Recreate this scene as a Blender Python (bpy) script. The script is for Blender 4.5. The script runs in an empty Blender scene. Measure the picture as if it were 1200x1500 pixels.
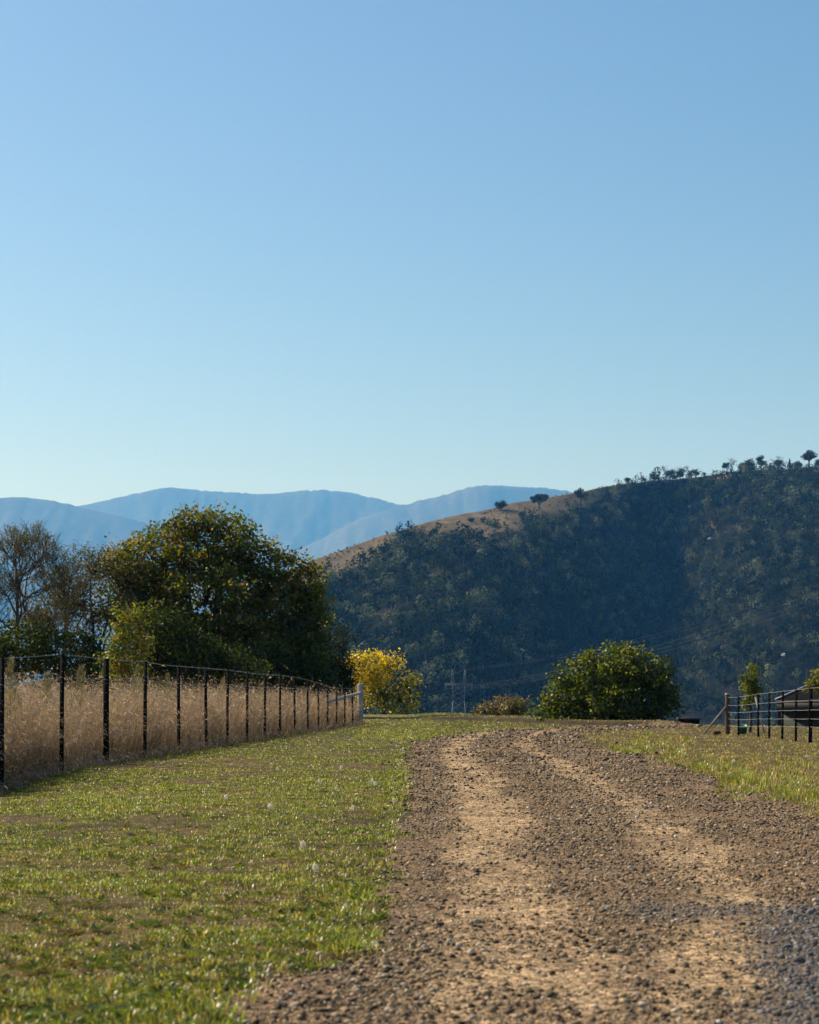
import bpy, math, random
import numpy as np

random.seed(7)
rng = np.random.default_rng(11)
F = 2917.0            # focal length in photo pixels (70 mm on a 36 mm tall frame, 1500 px)
EYE = 0.9
HOR = 1024.0
R = math.radians
scene = bpy.context.scene
COL = scene.collection

# ------------------------------------------------------------------ helpers
def X(px, d): return (px - 600.0) / F * d
def Z(py, d): return EYE + (HOR - py) / F * d
def P(px, py, d): return np.array([X(px, d), d, Z(py, d)])
def GD(py): return F * EYE / (py - HOR)          # depth of a point of the flat ground

def tag(o, label=None, cat=None, group=None, kind=None):
    if label: o['label'] = label
    if cat: o['category'] = cat
    if group: o['group'] = group
    if kind: o['kind'] = kind
    return o

def empty(name, loc, label=None, cat=None, group=None):
    o = bpy.data.objects.new(name, None); COL.objects.link(o)
    o.location = loc; o.empty_display_size = 0.2
    return tag(o, label, cat, group)

def mesh(name, V, faces, mats, cols=None, midx=None, smooth=False):
    """faces: list of (m,k) int arrays; cols: (n,3) per vertex; midx: list of material index arrays"""
    V = np.asarray(V, dtype=np.float32)
    faces = [np.asarray(f, dtype=np.int32) for f in faces if len(f)]
    me = bpy.data.meshes.new(name)
    me.vertices.add(len(V)); me.vertices.foreach_set('co', V.ravel())
    loops = np.concatenate([f.ravel() for f in faces])
    tot = np.concatenate([np.full(len(f), f.shape[1], np.int32) for f in faces])
    st = np.concatenate([[0], np.cumsum(tot)[:-1]]).astype(np.int32)
    me.loops.add(len(loops)); me.loops.foreach_set('vertex_index', loops)
    me.polygons.add(len(tot)); me.polygons.foreach_set('loop_start', st)
    me.polygons.foreach_set('loop_total', tot)
    if midx is not None: me.polygons.foreach_set('material_index', np.concatenate(midx).astype(np.int32))
    if smooth: me.polygons.foreach_set('use_smooth', np.ones(len(tot), bool))
    me.update(calc_edges=True)
    if cols is not None:
        a = me.color_attributes.new('Col', 'FLOAT_COLOR', 'POINT')
        c = np.ones((len(V), 4), np.float32); c[:, :3] = cols
        a.data.foreach_set('color', c.ravel())
    for m in (mats if isinstance(mats, (list, tuple)) else [mats]): me.materials.append(m)
    return me

def add(name, me, parent=None, loc=None):
    o = bpy.data.objects.new(name, me); COL.objects.link(o)
    if parent is not None: o.parent = parent
    if loc is not None: o.location = loc
    return o

class MB:
    """collects boxes / tubes / polygons in one mesh"""
    def __init__(s): s.V = []; s.Q = []; s.T = []; s.n = 0; s.qm = []; s.tm = []
    def put(s, V, Q=(), T=(), m=0):
        V = np.asarray(V, float)
        for q in Q: s.Q.append([i + s.n for i in q]); s.qm.append(m)
        for t in T: s.T.append([i + s.n for i in t]); s.tm.append(m)
        s.V.append(V); s.n += len(V)
    def box(s, c, size, rot=0.0, m=0, tilt=0.0):
        sx, sy, sz = [a / 2 for a in size]
        v = np.array([[x, y, z] for z in (-sz, sz) for y in (-sy, sy) for x in (-sx, sx)])
        if tilt:
            ct, st = math.cos(tilt), math.sin(tilt)
            v = v @ np.array([[ct, 0, -st], [0, 1, 0], [st, 0, ct]])
        cr, sr = math.cos(rot), math.sin(rot)
        v = v @ np.array([[cr, sr, 0], [-sr, cr, 0], [0, 0, 1]])
        s.put(v + np.array(c), [(0,2,3,1),(4,5,7,6),(0,1,5,4),(2,6,7,3),(0,4,6,2),(1,3,7,5)], m=m)
    def bar(s, a, b, w, h, m=0):
        """rectangular bar from a to b"""
        a = np.array(a, float); b = np.array(b, float); t = b - a; t /= np.linalg.norm(t)
        up = np.array([0, 0, 1.0])
        if abs(t[2]) > 0.95: up = np.array([0, 1.0, 0])
        u = np.cross(t, up); u /= np.linalg.norm(u); v = np.cross(u, t)
        c = [a + u*x*w/2 + v*y*h/2 for x, y in ((-1,-1),(1,-1),(1,1),(-1,1))] + [b + u*x*w/2 + v*y*h/2 for x, y in ((-1,-1),(1,-1),(1,1),(-1,1))]
        s.put(c, [(3,2,1,0),(4,5,6,7),(0,1,5,4),(1,2,6,5),(2,3,7,6),(3,0,4,7)], m=m)
    def tube(s, pts, rad, n=5, m=0, cap=True):
        pts = np.asarray(pts, float); k = len(pts)
        rad = np.full(k, rad) if np.isscalar(rad) else np.asarray(rad, float)
        t = np.gradient(pts, axis=0); t /= np.linalg.norm(t, axis=1)[:, None] + 1e-12
        ref = np.array([0.31, 0.17, 0.93]) if abs(t[0][2]) < 0.9 else np.array([0.95, 0.2, 0.1])
        u = np.cross(t, ref); u /= np.linalg.norm(u, axis=1)[:, None] + 1e-12
        v = np.cross(t, u)
        a = np.arange(n) * 2 * math.pi / n
        V = pts[:, None] + rad[:, None, None] * (np.cos(a)[None, :, None] * u[:, None] + np.sin(a)[None, :, None] * v[:, None])
        Q = [(i*n+j, i*n+(j+1) % n, (i+1)*n+(j+1) % n, (i+1)*n+j) for i in range(k-1) for j in range(n)]
        T = []
        if cap:
            T = [(0, j+1, j) for j in range(1, n-1)] + [((k-1)*n, (k-1)*n+j, (k-1)*n+j+1) for j in range(1, n-1)]
        s.put(V.reshape(-1, 3), Q, T, m)
    def lathe(s, prof, c=(0,0,0), n=12, m=0):
        c = np.array(c, float); a = np.arange(n)*2*math.pi/n
        V = np.concatenate([np.stack([r*np.cos(a), r*np.sin(a), np.full(n, z)], 1) for r, z in prof]) + c
        k = len(prof)
        Q = [(i*n+j, i*n+(j+1) % n, (i+1)*n+(j+1) % n, (i+1)*n+j) for i in range(k-1) for j in range(n)]
        s.put(V, Q, m=m)
    def mesh(s, name, mats, cols=None, smooth=False):
        return mesh(name, np.concatenate(s.V), [np.array(s.Q), np.array(s.T)], mats, cols,
                    [np.array(s.qm), np.array(s.tm)], smooth)
    def build(s, name, mats, parent=None, smooth=False):
        return add(name, s.mesh(name, mats, None, smooth), parent)

def _h(ix, iy, seed):
    n = (ix.astype(np.int64) * 374761393 + iy.astype(np.int64) * 668265263 + seed * 1274126177) & 0xffffffff
    n = ((n ^ (n >> 13)) * 1274126177) & 0xffffffff
    n = (n ^ (n >> 16)) & 0xffff
    return n / 65535.0
def vnoise(x, y, seed=0):
    x = np.asarray(x, float); y = np.asarray(y, float)
    ix = np.floor(x); iy = np.floor(y); fx = x - ix; fy = y - iy
    fx = fx*fx*(3-2*fx); fy = fy*fy*(3-2*fy)
    a = _h(ix, iy, seed); b = _h(ix+1, iy, seed); c = _h(ix, iy+1, seed); d = _h(ix+1, iy+1, seed)
    return (a*(1-fx)+b*fx)*(1-fy) + (c*(1-fx)+d*fx)*fy
def fbm(x, y, seed=0, oct=4):
    s = 0; a = 0.5; t = 0
    for i in range(oct):
        s = s + a*vnoise(x*2**i, y*2**i, seed+i*17); t += a; a *= 0.55
    return s/t
def sstep(a, b, x):
    t = np.clip((x-a)/(b-a), 0, 1); return t*t*(3-2*t)
def inpoly(x, y, poly):
    r = np.zeros(x.shape, bool); n = len(poly)
    for i in range(n):
        x1, y1 = poly[i]; x2, y2 = poly[(i+1) % n]
        if y1 == y2: continue
        c = ((y1 > y) != (y2 > y)) & (x < (x2-x1)*(y-y1)/(y2-y1)+x1)
        r ^= c
    return r
def unit(v): return v/(np.linalg.norm(v, axis=-1, keepdims=True)+1e-12)

# ------------------------------------------------------------------ materials
def newmat(name):
    m = bpy.data.materials.new(name); m.use_nodes = True
    nt = m.node_tree; nt.nodes.clear()
    return m, nt, nt.nodes, nt.links
def N(ns, t, **kw):
    n = ns.new(t)
    for k, v in kw.items():
        if k in n.inputs.keys(): n.inputs[k].default_value = v
        else: setattr(n, k, v)
    return n
def noise(ns, ln, scale, detail=4.0, rough=0.55, coord='Object'):
    tc = ns.new('ShaderNodeTexCoord'); n = ns.new('ShaderNodeTexNoise')
    n.inputs['Scale'].default_value = scale; n.inputs['Detail'].default_value = detail
    n.inputs['Roughness'].default_value = rough
    ln.new(tc.outputs[coord], n.inputs['Vector']); return n
def ramp(ns, ln, fac, stops):
    r = ns.new('ShaderNodeValToRGB'); e = r.color_ramp.elements
    while len(e) < len(stops): e.new(0.5)
    for el, (p, c) in zip(e, stops): el.position = p; el.color = (*c, 1)
    ln.new(fac, r.inputs['Fac']); return r

def leaf_mat(name, transl=0.45, gloss=0.06, rough=0.4, tint=(1.5, 1.45, 0.7, 1)):
    m, nt, ns, ln = newmat(name)
    at = N(ns, 'ShaderNodeAttribute', attribute_name='Col')
    df = ns.new('ShaderNodeBsdfDiffuse'); tr = ns.new('ShaderNodeBsdfTranslucent')
    gl = N(ns, 'ShaderNodeBsdfGlossy', Roughness=rough); gl.inputs['Color'].default_value = (0.9, 0.95, 1, 1)
    br = ns.new('ShaderNodeMixRGB'); br.blend_type = 'MULTIPLY'; br.inputs[0].default_value = 1
    br.inputs[2].default_value = tint
    ln.new(at.outputs['Color'], df.inputs['Color']); ln.new(at.outputs['Color'], br.inputs[1])
    ln.new(br.outputs[0], tr.inputs['Color'])
    m1 = N(ns, 'ShaderNodeMixShader', Fac=transl); ln.new(df.outputs[0], m1.inputs[1]); ln.new(tr.outputs[0], m1.inputs[2])
    m2 = N(ns, 'ShaderNodeMixShader', Fac=gloss); ln.new(m1.outputs[0], m2.inputs[1]); ln.new(gl.outputs[0], m2.inputs[2])
    out = ns.new('ShaderNodeOutputMaterial'); ln.new(m2.outputs[0], out.inputs['Surface'])
    return m

def std_mat(name, c1, c2, scale=6.0, rough=0.8, metal=0.0, bump=0.2, bscale=None, stretch=None, spec=0.5):
    m, nt, ns, ln = newmat(name)
    n = noise(ns, ln, scale, 6.0)
    if stretch:
        mp = ns.new('ShaderNodeMapping'); mp.inputs['Scale'].default_value = stretch
        src = n.inputs['Vector'].links[0].from_socket
        ln.new(src, mp.inputs['Vector']); ln.new(mp.outputs[0], n.inputs['Vector'])
    r = ramp(ns, ln, n.outputs['Fac'], [(0.3, c1), (0.7, c2)])
    b = N(ns, 'ShaderNodeBsdfPrincipled', Roughness=rough, Metallic=metal); b.inputs['Specular IOR Level'].default_value = spec
    ln.new(r.outputs[0], b.inputs['Base Color'])
    if bump:
        bp = N(ns, 'ShaderNodeBump', Strength=bump, Distance=0.02)
        n2 = noise(ns, ln, bscale or scale*4, 5.0); ln.new(n2.outputs['Fac'], bp.inputs['Height']); ln.new(bp.outputs[0], b.inputs['Normal'])
    out = ns.new('ShaderNodeOutputMaterial'); ln.new(b.outputs[0], out.inputs['Surface'])
    return m

def attr_mat(name, rough=0.9, spec=0.3, nscale=None, namp=0.35, bump=0.0, bscale=60.0, bdist=0.01):
    """base colour from the Col attribute times a fine procedural variation"""
    m, nt, ns, ln = newmat(name)
    at = N(ns, 'ShaderNodeAttribute', attribute_name='Col')
    b = N(ns, 'ShaderNodeBsdfPrincipled', Roughness=rough); b.inputs['Specular IOR Level'].default_value = spec
    src = at.outputs['Color']
    if nscale:
        for sc in nscale:
            n = noise(ns, ln, sc, 5.0, 0.65)
            r = ramp(ns, ln, n.outputs['Fac'], [(0.25, (1-namp,)*3), (0.75, (1+namp,)*3)])
            mx = ns.new('ShaderNodeMixRGB'); mx.blend_type = 'MULTIPLY'; mx.inputs[0].default_value = 1
            ln.new(src, mx.inputs[1]); ln.new(r.outputs[0], mx.inputs[2]); src = mx.outputs[0]
    ln.new(src, b.inputs['Base Color'])
    if bump:
        bp = N(ns, 'ShaderNodeBump', Strength=bump, Distance=bdist)
        n2 = noise(ns, ln, bscale, 6.0, 0.7); ln.new(n2.outputs['Fac'], bp.inputs['Height']); ln.new(bp.outputs[0], b.inputs['Normal'])
    out = ns.new('ShaderNodeOutputMaterial'); ln.new(b.outputs[0], out.inputs['Surface'])
    return m

M_leaf = leaf_mat('leaf', 0.5, 0.03, 0.45, (1.55, 1.5, .5, 1))
M_leafdull = leaf_mat('dull_leaf', 0.30, 0.02, 0.5)
M_yellow = leaf_mat('yellow_leaf', 0.5, 0.04, 0.4)
M_grass = leaf_mat('grass_blade', 0.52, 0.03, 0.32)
M_straw = leaf_mat('dry_straw', 0.35, 0.02, 0.45, (1.35, 1.25, .95, 1))
M_forest = leaf_mat('forest_foliage', 0.15, 0.0, 0.6)
M_bark = std_mat('bark', (0.03, 0.025, 0.02), (0.085, 0.072, 0.06), 3.0, 0.9, 0, 0.5)
M_twig = std_mat('pale_bark', (0.09, 0.08, 0.07), (0.2, 0.18, 0.16), 3.0, 0.85, 0, 0.3)
M_picket = std_mat('black_painted_steel', (0.006, 0.006, 0.006), (0.012, 0.011, 0.010), 9.0, 0.85, 0.0, 0.1, spec=0.08)
M_galv = std_mat('galvanised_wire', (0.20, 0.205, 0.21), (0.34, 0.345, 0.35), 30.0, 0.5, 0.6, 0.05)
M_greywood = std_mat('weathered_grey_timber', (0.25, 0.24, 0.225), (0.46, 0.44, 0.41), 5.0, 0.85, 0, 0.5, 40, (9, 9, 1.0))
M_rust = std_mat('rusty_brown_timber', (0.05, 0.025, 0.014), (0.12, 0.058, 0.03), 6.0, 0.85, 0, 0.5, 40, (8, 8, 1.0))
M_brace = std_mat('pale_brace_timber', (0.22, 0.15, 0.11), (0.36, 0.27, 0.2), 6.0, 0.8, 0, 0.4)
M_steel = std_mat('lattice_steel', (0.15, 0.155, 0.16), (0.22, 0.225, 0.23), 0.2, 0.6, 0.2, 0)
M_ground = attr_mat('soil_and_thatch', 0.95, 0.15, (1.7, 14.0, 90.0), 0.28, 0.6, 70.0, 0.012)
def road_mat():
    m, nt, ns, ln = newmat('gravel_and_dust')
    at = N(ns, 'ShaderNodeAttribute', attribute_name='Col'); tc = ns.new('ShaderNodeTexCoord')
    b = N(ns, 'ShaderNodeBsdfPrincipled', Roughness=0.95); b.inputs['Specular IOR Level'].default_value = 0.12
    src = at.outputs['Color']; hts = []
    for sc, amp in ((26.0, .35), (70.0, .55), (170.0, .45)):
        v = ns.new('ShaderNodeTexVoronoi'); v.inputs['Scale'].default_value = sc; ln.new(tc.outputs['Object'], v.inputs['Vector'])
        sep = ns.new('ShaderNodeSeparateColor'); ln.new(v.outputs['Color'], sep.inputs[0])
        rp = ramp(ns, ln, sep.outputs[0], [(0.0, (1-amp,)*3), (1.0, (1+amp,)*3)])
        mx = ns.new('ShaderNodeMixRGB'); mx.blend_type = 'MULTIPLY'; mx.inputs[0].default_value = 1
        ln.new(src, mx.inputs[1]); ln.new(rp.outputs[0], mx.inputs[2]); src = mx.outputs[0]; hts.append((v.outputs['Distance'], sc))
    n = noise(ns, ln, 3.0, 6.0, .7); rp = ramp(ns, ln, n.outputs['Fac'], [(.3, (.78, .76, .74)), (.7, (1.18, 1.18, 1.18))])
    mx = ns.new('ShaderNodeMixRGB'); mx.blend_type = 'MULTIPLY'; mx.inputs[0].default_value = 1
    ln.new(src, mx.inputs[1]); ln.new(rp.outputs[0], mx.inputs[2]); ln.new(mx.outputs[0], b.inputs['Base Color'])
    prev = None
    for h, sc in hts:
        bp = N(ns, 'ShaderNodeBump', Strength=1.0, Distance=0.32/sc); bp.invert = True
        ln.new(h, bp.inputs['Height'])
        if prev is not None: ln.new(prev, bp.inputs['Normal'])
        prev = bp.outputs[0]
    ln.new(prev, b.inputs['Normal'])
    out = ns.new('ShaderNodeOutputMaterial'); ln.new(b.outputs[0], out.inputs['Surface']); return m
M_road = road_mat()
M_stone = attr_mat('gravel_stone', 0.8, 0.35)
M_hill = attr_mat('hill_grass_and_litter', 1.0, 0.05, (0.012, 0.08, 0.5), 0.35)
M_rock = attr_mat('granite', 0.9, 0.2, (0.4, 2.0), 0.3)

# ------------------------------------------------------------------ terrain
def az_px(x, y): return 600 + F*np.tan(np.clip(np.arctan2(x, y), -1.2, 1.2))
CREST = ([-600, 300, 500, 640, 760, 900, 1000, 1200, 1600], [130, 126, 120, 112, 93, 79, 71, 63, 60])
BANK = ([600, 640, 700, 760, 830, 900, 1000], [88, 85, 82, 77, 69.5, 66.5, 66])
ROADPOLY = [(100, 6000), (100, 2600), (250, 1700), (300, 1560), (328, 1505), (318, 1470), (372, 1444), (475, 1426), (540, 1402), (544, 1378),
            (562, 1310), (590, 1200), (604, 1150), (597, 1112), (602, 1092), (640, 1079), (720, 1071), (830, 1064.5),
            (960, 1063), (1030, 1063), (1030, 1067), (900, 1070), (862, 1074), (848, 1082), (870, 1093), (940, 1107),
            (1000, 1126), (1060, 1146), (1130, 1166), (1200, 1192), (1330, 1240), (1700, 1400), (2600, 1900), (6000, 6000)]
def pix(x, y):
    d = np.maximum(y, 0.3); return 600+F*x/d, HOR+F*EYE/d
def in_road(x, y, jit=0.0):
    wob = 0.30*(fbm(x*1.3, y*1.3, 51, 3)-0.5) + 0.14*(fbm(x*7, y*7, 57, 2)-0.5)
    wob = wob + jit
    px, py = pix(x+wob, y)
    return inpoly(px, py, ROADPOLY) & (y > 0.45)
def ground_h(x, y):
    x = np.asarray(x, float); y = np.asarray(y, float)
    px = az_px(x, y); r = np.hypot(x, y); az = np.abs(np.arctan2(x, y))
    yc = np.interp(px, *CREST) + 3*(vnoise(px/60.0, px*0+3.3, 5)-0.5)
    u = np.maximum(r-yc, 0); e = u*u/(u+9.0)
    w = 1-sstep(1.1, 1.7, az)
    z = -95*(1-np.exp(-e*0.13/95))*w
    bd = np.interp(px, *BANK) + 1.5*(fbm(px/25.0, px*0+1.7, 8, 3)-0.5)
    z = z + 0.14*sstep(0, 0.45, y-bd)*sstep(590, 650, px)*(1-sstep(960, 1040, px))*(y > 0)*np.exp(-u*0.02)
    z = z - 0.15*np.exp(-(((x+4.7)/1.6)**2+((y-20.8)/2.2)**2))
    # verge beside the road on the right is a little higher than the road
    rough = 1-sstep(150, 400, r)
    turf = 0.045*(fbm(x*5.5, y*5.5, 33, 3)-0.5)*np.where(in_road(x, y), 0.32, 1.0)
    z = z + rough*(0.030*(fbm(x*0.9, y*0.9, 21, 3)-0.5)+turf)
    return z
RUTL = ([1063, 1070, 1085, 1100, 1130, 1180, 1220, 1300, 1400, 1500, 1900], [790, 722, 676, 668, 690, 716, 722, 722, 738, 745, 760])
RUTR = ([1063, 1068, 1080, 1095, 1120, 1150, 1190, 1230, 1280, 1330, 1400, 1500, 1900], [860, 818, 768, 775, 822, 878, 938, 985, 1035, 1080, 1085, 1085, 1085])
def rut(x, y):
    px, py = pix(x, y); s = py-HOR                      # s/EYE = pixels per metre
    n = fbm(x*1.4, y*0.6, 71, 4); n2 = fbm(x*5, y*3, 73, 3)
    d1 = np.abs(px-np.interp(py, *RUTL))/s; d2 = np.abs(px-np.interp(py, *RUTR))/s
    a = 1-sstep(0.16, 0.44, d1+0.45*(n-0.5)+0.22*(n2-0.5)); b = 1-sstep(0.11, 0.34, d2+0.4*(n-0.5)+0.22*(n2-0.5))
    m = np.maximum(a, b*0.9)*(0.5+0.5*sstep(0.32, 0.6, fbm(x*3.1, y*1.7, 77, 5))); k = 0.25*sstep(.55, .75, fbm(x*1.5, y*.9, 79, 4)); return np.clip(np.maximum(m, k), 0, 1)
def bluegravel(x, y):
    px, py = pix(x, y); n = 60*(fbm(x*3, y*3, 91, 4)-0.5)
    a = sstep(1070, 1175, px+n*2.8)*sstep(1315, 1350, py+n)*(1-0.25*sstep(1460, 1540, py))
    b = sstep(880, 960, px)*np.exp(-((py-1335+n*0.3)/13)**2)*0.75
    return np.clip(np.maximum(a, b), 0, 1)

th = np.unique(np.concatenate([np.arange(-180, -20, 4.0), np.arange(-20, -13.0, 0.4), np.arange(-13, 13, 0.055), np.arange(13, 20, 0.4), np.arange(20, 180.1, 4.0)]))
th = R(1)*th[th < 180]
rr = np.concatenate([[0.05], np.geomspace(0.3, 4, 40)[:-1], np.geomspace(4, 40, 760)[:-1], np.geomspace(40, 135, 260)[:-1], np.geomspace(135, 26000, 80)])
TH, RR = np.meshgrid(th, rr); GX = (RR*np.sin(TH)); GY = (RR*np.cos(TH))
gz = ground_h(GX, GY); nr, na = GX.shape
idx = np.arange(nr*na).reshape(nr, na)
q = np.stack([idx[:-1], np.roll(idx, -1, 1)[:-1], np.roll(idx, -1, 1)[1:], idx[1:]], -1).reshape(-1, 4)
gx, gy = GX.ravel(), GY.ravel()
road_v = in_road(gx, gy)
def mixc(a, b, t): return np.asarray(a)[None]*(1-t[:, None]) + np.asarray(b)[None]*t[:, None]
def cover(x, y):
    """how green / thick the lawn is, 0 bare .. 1 lush"""
    px, py = pix(x, y)
    c = 0.40*fbm(x*0.55, y*0.55, 101, 4)+0.60*fbm(x*2.6, y*2.0, 107, 4)
    c = sstep(0.29, 0.60, c)
    bare = sstep(200, 360, px)*sstep(1405, 1435, py)*(px < 700); band = np.exp(-((py-1268-18*(fbm(px/90, py*0, 5, 3)-.5))/16)**2)*.75+np.exp(-((py-1322-24*(fbm(px/70, py*0, 6, 3)-.5))/11)**2)*sstep(60, 180, px)*.8+np.exp(-((py-1425)/14)**2)*.7; c = c*(1-np.clip(band, 0, 1)*(px < 560)*(.5+.5*vnoise(px/30, py/9, 7)))
    c = c*(1-0.8*bare)
    right = (px > 840)*(py < 1210)
    c = np.where(right, c*0.42, c)
    return np.clip(c, 0, 1)
cv = cover(gx, gy)
pv = fbm(gx*1.1, gy*1.1, 131, 4)
gc = mixc((0.088, 0.060, 0.026), (0.040, 0.038, 0.009), cv)
gc = gc*(0.8+0.5*pv[:, None])
gpx, gpy = pix(gx, gy)
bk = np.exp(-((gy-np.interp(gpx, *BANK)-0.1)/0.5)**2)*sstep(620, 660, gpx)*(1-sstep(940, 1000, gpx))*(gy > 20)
gc = gc*(1-bk[:, None]) + bk[:, None]*np.array([0.032, 0.021, 0.013])  # bank face: bare soil, painted darker still for its shadow line
padd = ((gx < -4.33*1.0+(gy-24.8)*0.0527-0.05) & (gy > 15))
gc[padd] = np.array([0.16, 0.11, 0.06])
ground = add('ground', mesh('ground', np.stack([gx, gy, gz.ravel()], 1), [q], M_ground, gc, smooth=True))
tag(ground, kind='structure')
# road sheet: the cells of the same grid inside the road outline, 4 mm and more above the ground
vis = (RR < 75) & (np.abs(TH) < R(24)) & (RR > 0.5)
rin = (road_v & vis.ravel()).reshape(nr, na)
cell = (rin[:-1] & rin[1:] & np.roll(rin, -1, 1)[:-1] & np.roll(rin, -1, 1)[1:]).ravel()
rq = q[cell]; used, inv = np.unique(rq, return_inverse=True); rq = inv.reshape(-1, 4)
rx, ry = gx[used], gy[used]
rt = rut(rx, ry); bl = bluegravel(rx, ry)
rz = gz.ravel()[used] + 0.006 - 0.0*rt + 0.006*(fbm(rx*22, ry*22, 141, 3)-0.3)
rc = mixc((0.176, 0.117, 0.066), (0.38, 0.265, 0.148), rt)
rc = rc*(0.82+0.4*fbm(rx*2.7, ry*2.7, 151, 4)[:, None])
rc = rc*(1-0.7*bl[:, None]) + 0.7*bl[:, None]*np.array([0.06, 0.06, 0.062])
road = add('dirt_road', mesh('dirt_road', np.stack([rx, ry, np.maximum(rz, gz.ravel()[used]+0.004)], 1), [rq], M_road, rc, smooth=True))
tag(road, kind='structure')

# ------------------------------------------------------------------ gravel stones (stuff)
ph = (1+5**0.5)/2
ICO_V = unit(np.array([(-1, ph, 0), (1, ph, 0), (-1, -ph, 0), (1, -ph, 0), (0, -1, ph), (0, 1, ph), (0, -1, -ph), (0, 1, -ph), (ph, 0, -1), (ph, 0, 1), (-ph, 0, -1), (-ph, 0, 1)], float))
ICO_F = np.array([(0,11,5),(0,5,1),(0,1,7),(0,7,10),(0,10,11),(1,5,9),(5,11,4),(11,10,2),(10,7,6),(7,1,8),(3,9,4),(3,4,2),(3,2,6),(3,6,8),(3,8,9),(4,9,5),(2,4,11),(6,2,10),(8,6,7),(9,8,1)])
OCT_V = np.array([(1,0,0),(-1,0,0),(0,1,0),(0,-1,0),(0,0,1),(0,0,-1)], float)
OCT_F = np.array([(0,2,4),(2,1,4),(1,3,4),(3,0,4),(2,0,5),(1,2,5),(3,1,5),(0,3,5)])
def stones(pos, size, cols, base_v, base_f):
    n = len(pos); k = len(base_v)
    v = base_v[None]*(0.62+0.75*rng.random((n, k, 1)))
    v = v*(size[:, None, None]*np.stack([0.75+0.6*rng.random(n), 0.65+0.5*rng.random(n), 0.5+0.45*rng.random(n)], 1)[:, None, :])
    a = rng.random(n)*6.283; ca, sa = np.cos(a)[:, None], np.sin(a)[:, None]
    t = rng.normal(0, 0.35, n); ct, st = np.cos(t)[:, None], np.sin(t)[:, None]
    x, y, z = v[..., 0], v[..., 1], v[..., 2]
    y, z = y*ct-z*st, y*st+z*ct
    x, y = x*ca-y*sa, x*sa+y*ca
    V = np.stack([x, y, z], -1)+pos[:, None]
    f = base_f[None]+(np.arange(n)*k)[:, None, None]
    return V.reshape(-1, 3), f.reshape(-1, 3), np.repeat(cols, k, 0)
def gravel(n, size_fn, bv, bf, pymin=1060, pymax=1530, keep_rut=0.3, pw=1.25):
    u = rng.random(n); py = pymin+(pymax-pymin)*u**pw; px = rng.uniform(330, 1320, n)
    d = GD(py); x = X(px, d); y = d
    ok = in_road(x, y, rng.normal(0, 1, n)*np.where(rng.random(n) < .3, .34, .08)); x, y, d = x[ok], y[ok], d[ok]
    rt = rut(x, y); dens = (1-rt)*0.85+rt*keep_rut
    cl = fbm(x*2.0, y*1.2, 161, 4); dens = dens*(0.25+0.75*sstep(0.25, 0.6, cl))
    bl = bluegravel(x, y); dens = np.maximum(dens, bl)
    dens = dens*(0.55+0.45*sstep(5, 11, d)); k = rng.random(len(x)) < dens; x, y, d, bl = x[k], y[k], d[k], bl[k]
    s = size_fn(len(x), d)
    c = np.array([0.235, 0.163, 0.088])*(0.10+2.0*rng.random((len(x), 1))**1.8)
    c = c*(1+0.045*rng.normal(0, 1, (len(x), 3)))
    pale = rng.random(len(x)) < 0.07; c[pale] = np.array([0.48, 0.41, 0.32])*(0.8+0.4*rng.random((pale.sum(), 1)))
    b = bl[:, None]*(0.5+0.5*rng.random((len(x), 1))); c = c*(1-b)+b*np.array([0.125, 0.125, 0.13])*(0.2+1.7*rng.random((len(x), 1)))
    z = ground_h(x, y)+0.006+s*0.38
    return stones(np.stack([x, y, z], 1), s, np.clip(c, 0.01, 1), bv, bf)
A = gravel(330000, lambda n, d: np.maximum(0.002+0.0035*rng.random(n)**2, 1.05*d/F*(0.5+0.9*rng.random(n))), OCT_V, OCT_F, keep_rut=0.26)
B = gravel(52000, lambda n, d: np.maximum(0.0050+0.0085*rng.random(n)**2.5, 2.0*d/F*(0.55+0.9*rng.random(n))), ICO_V, ICO_F, keep_rut=0.16)
C_ = gravel(420, lambda n, d: 0.010+0.008*rng.random(n), ICO_V, ICO_F, pymin=1090, keep_rut=0.3)
V = np.concatenate([A[0], B[0], C_[0]]); f = np.concatenate([A[1], B[1]+len(A[0]), C_[1]+len(A[0])+len(B[0])])
o = add('road_gravel', mesh('road_gravel', V, [f], M_stone, np.concatenate([A[2], B[2], C_[2]])))
tag(o, 'loose grey and brown gravel stones scattered over the dirt road', 'gravel', kind='stuff')

# ------------------------------------------------------------------ grass (stuff)
def blades(base, h, w, lean_dir, lean, cols):
    n = len(base); up = np.array([0, 0, 1.0])
    side = np.stack([-np.sin(lean_dir+rng.normal(0, .9, n)), np.cos(lean_dir+rng.normal(0, .9, n)), np.zeros(n)], 1)
    ld = np.stack([np.cos(lean_dir), np.sin(lean_dir), np.zeros(n)], 1)
    b = base; m = b+up*(h*0.6)[:, None]+ld*(h*lean*0.35)[:, None]; t = b+up*(h*np.maximum(1-0.32*lean, .3))[:, None]+ld*(h*lean)[:, None]
    w = w[:, None]
    V = np.stack([b-side*w/2, b+side*w/2, m+side*w*0.38, m-side*w*0.38, t], 1).reshape(-1, 3)
    i = (np.arange(n)*5)[:, None]
    return V, i+np.array([[0, 1, 2, 3]]), i+np.array([[3, 2, 4]]), np.repeat(cols, 5, 0)
def grass_cols(n, dry, lush):
    g = np.array([0.12, 0.145, 0.020])*(1-lush[:, None])+np.array([0.115, 0.17, 0.018])*lush[:, None]
    yel = np.array([0.25, 0.235, 0.035]); straw = np.array([0.38, 0.29, 0.15]); r = rng.random(n)
    c = np.where((r < 0.38)[:, None], yel, g)
    c = np.where((rng.random(n) < dry)[:, None], straw*(0.35+0.7*rng.random((n, 1))), c)
    return np.clip(c*(0.46+1.45*rng.random((n, 1))), 0, 1)
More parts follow.
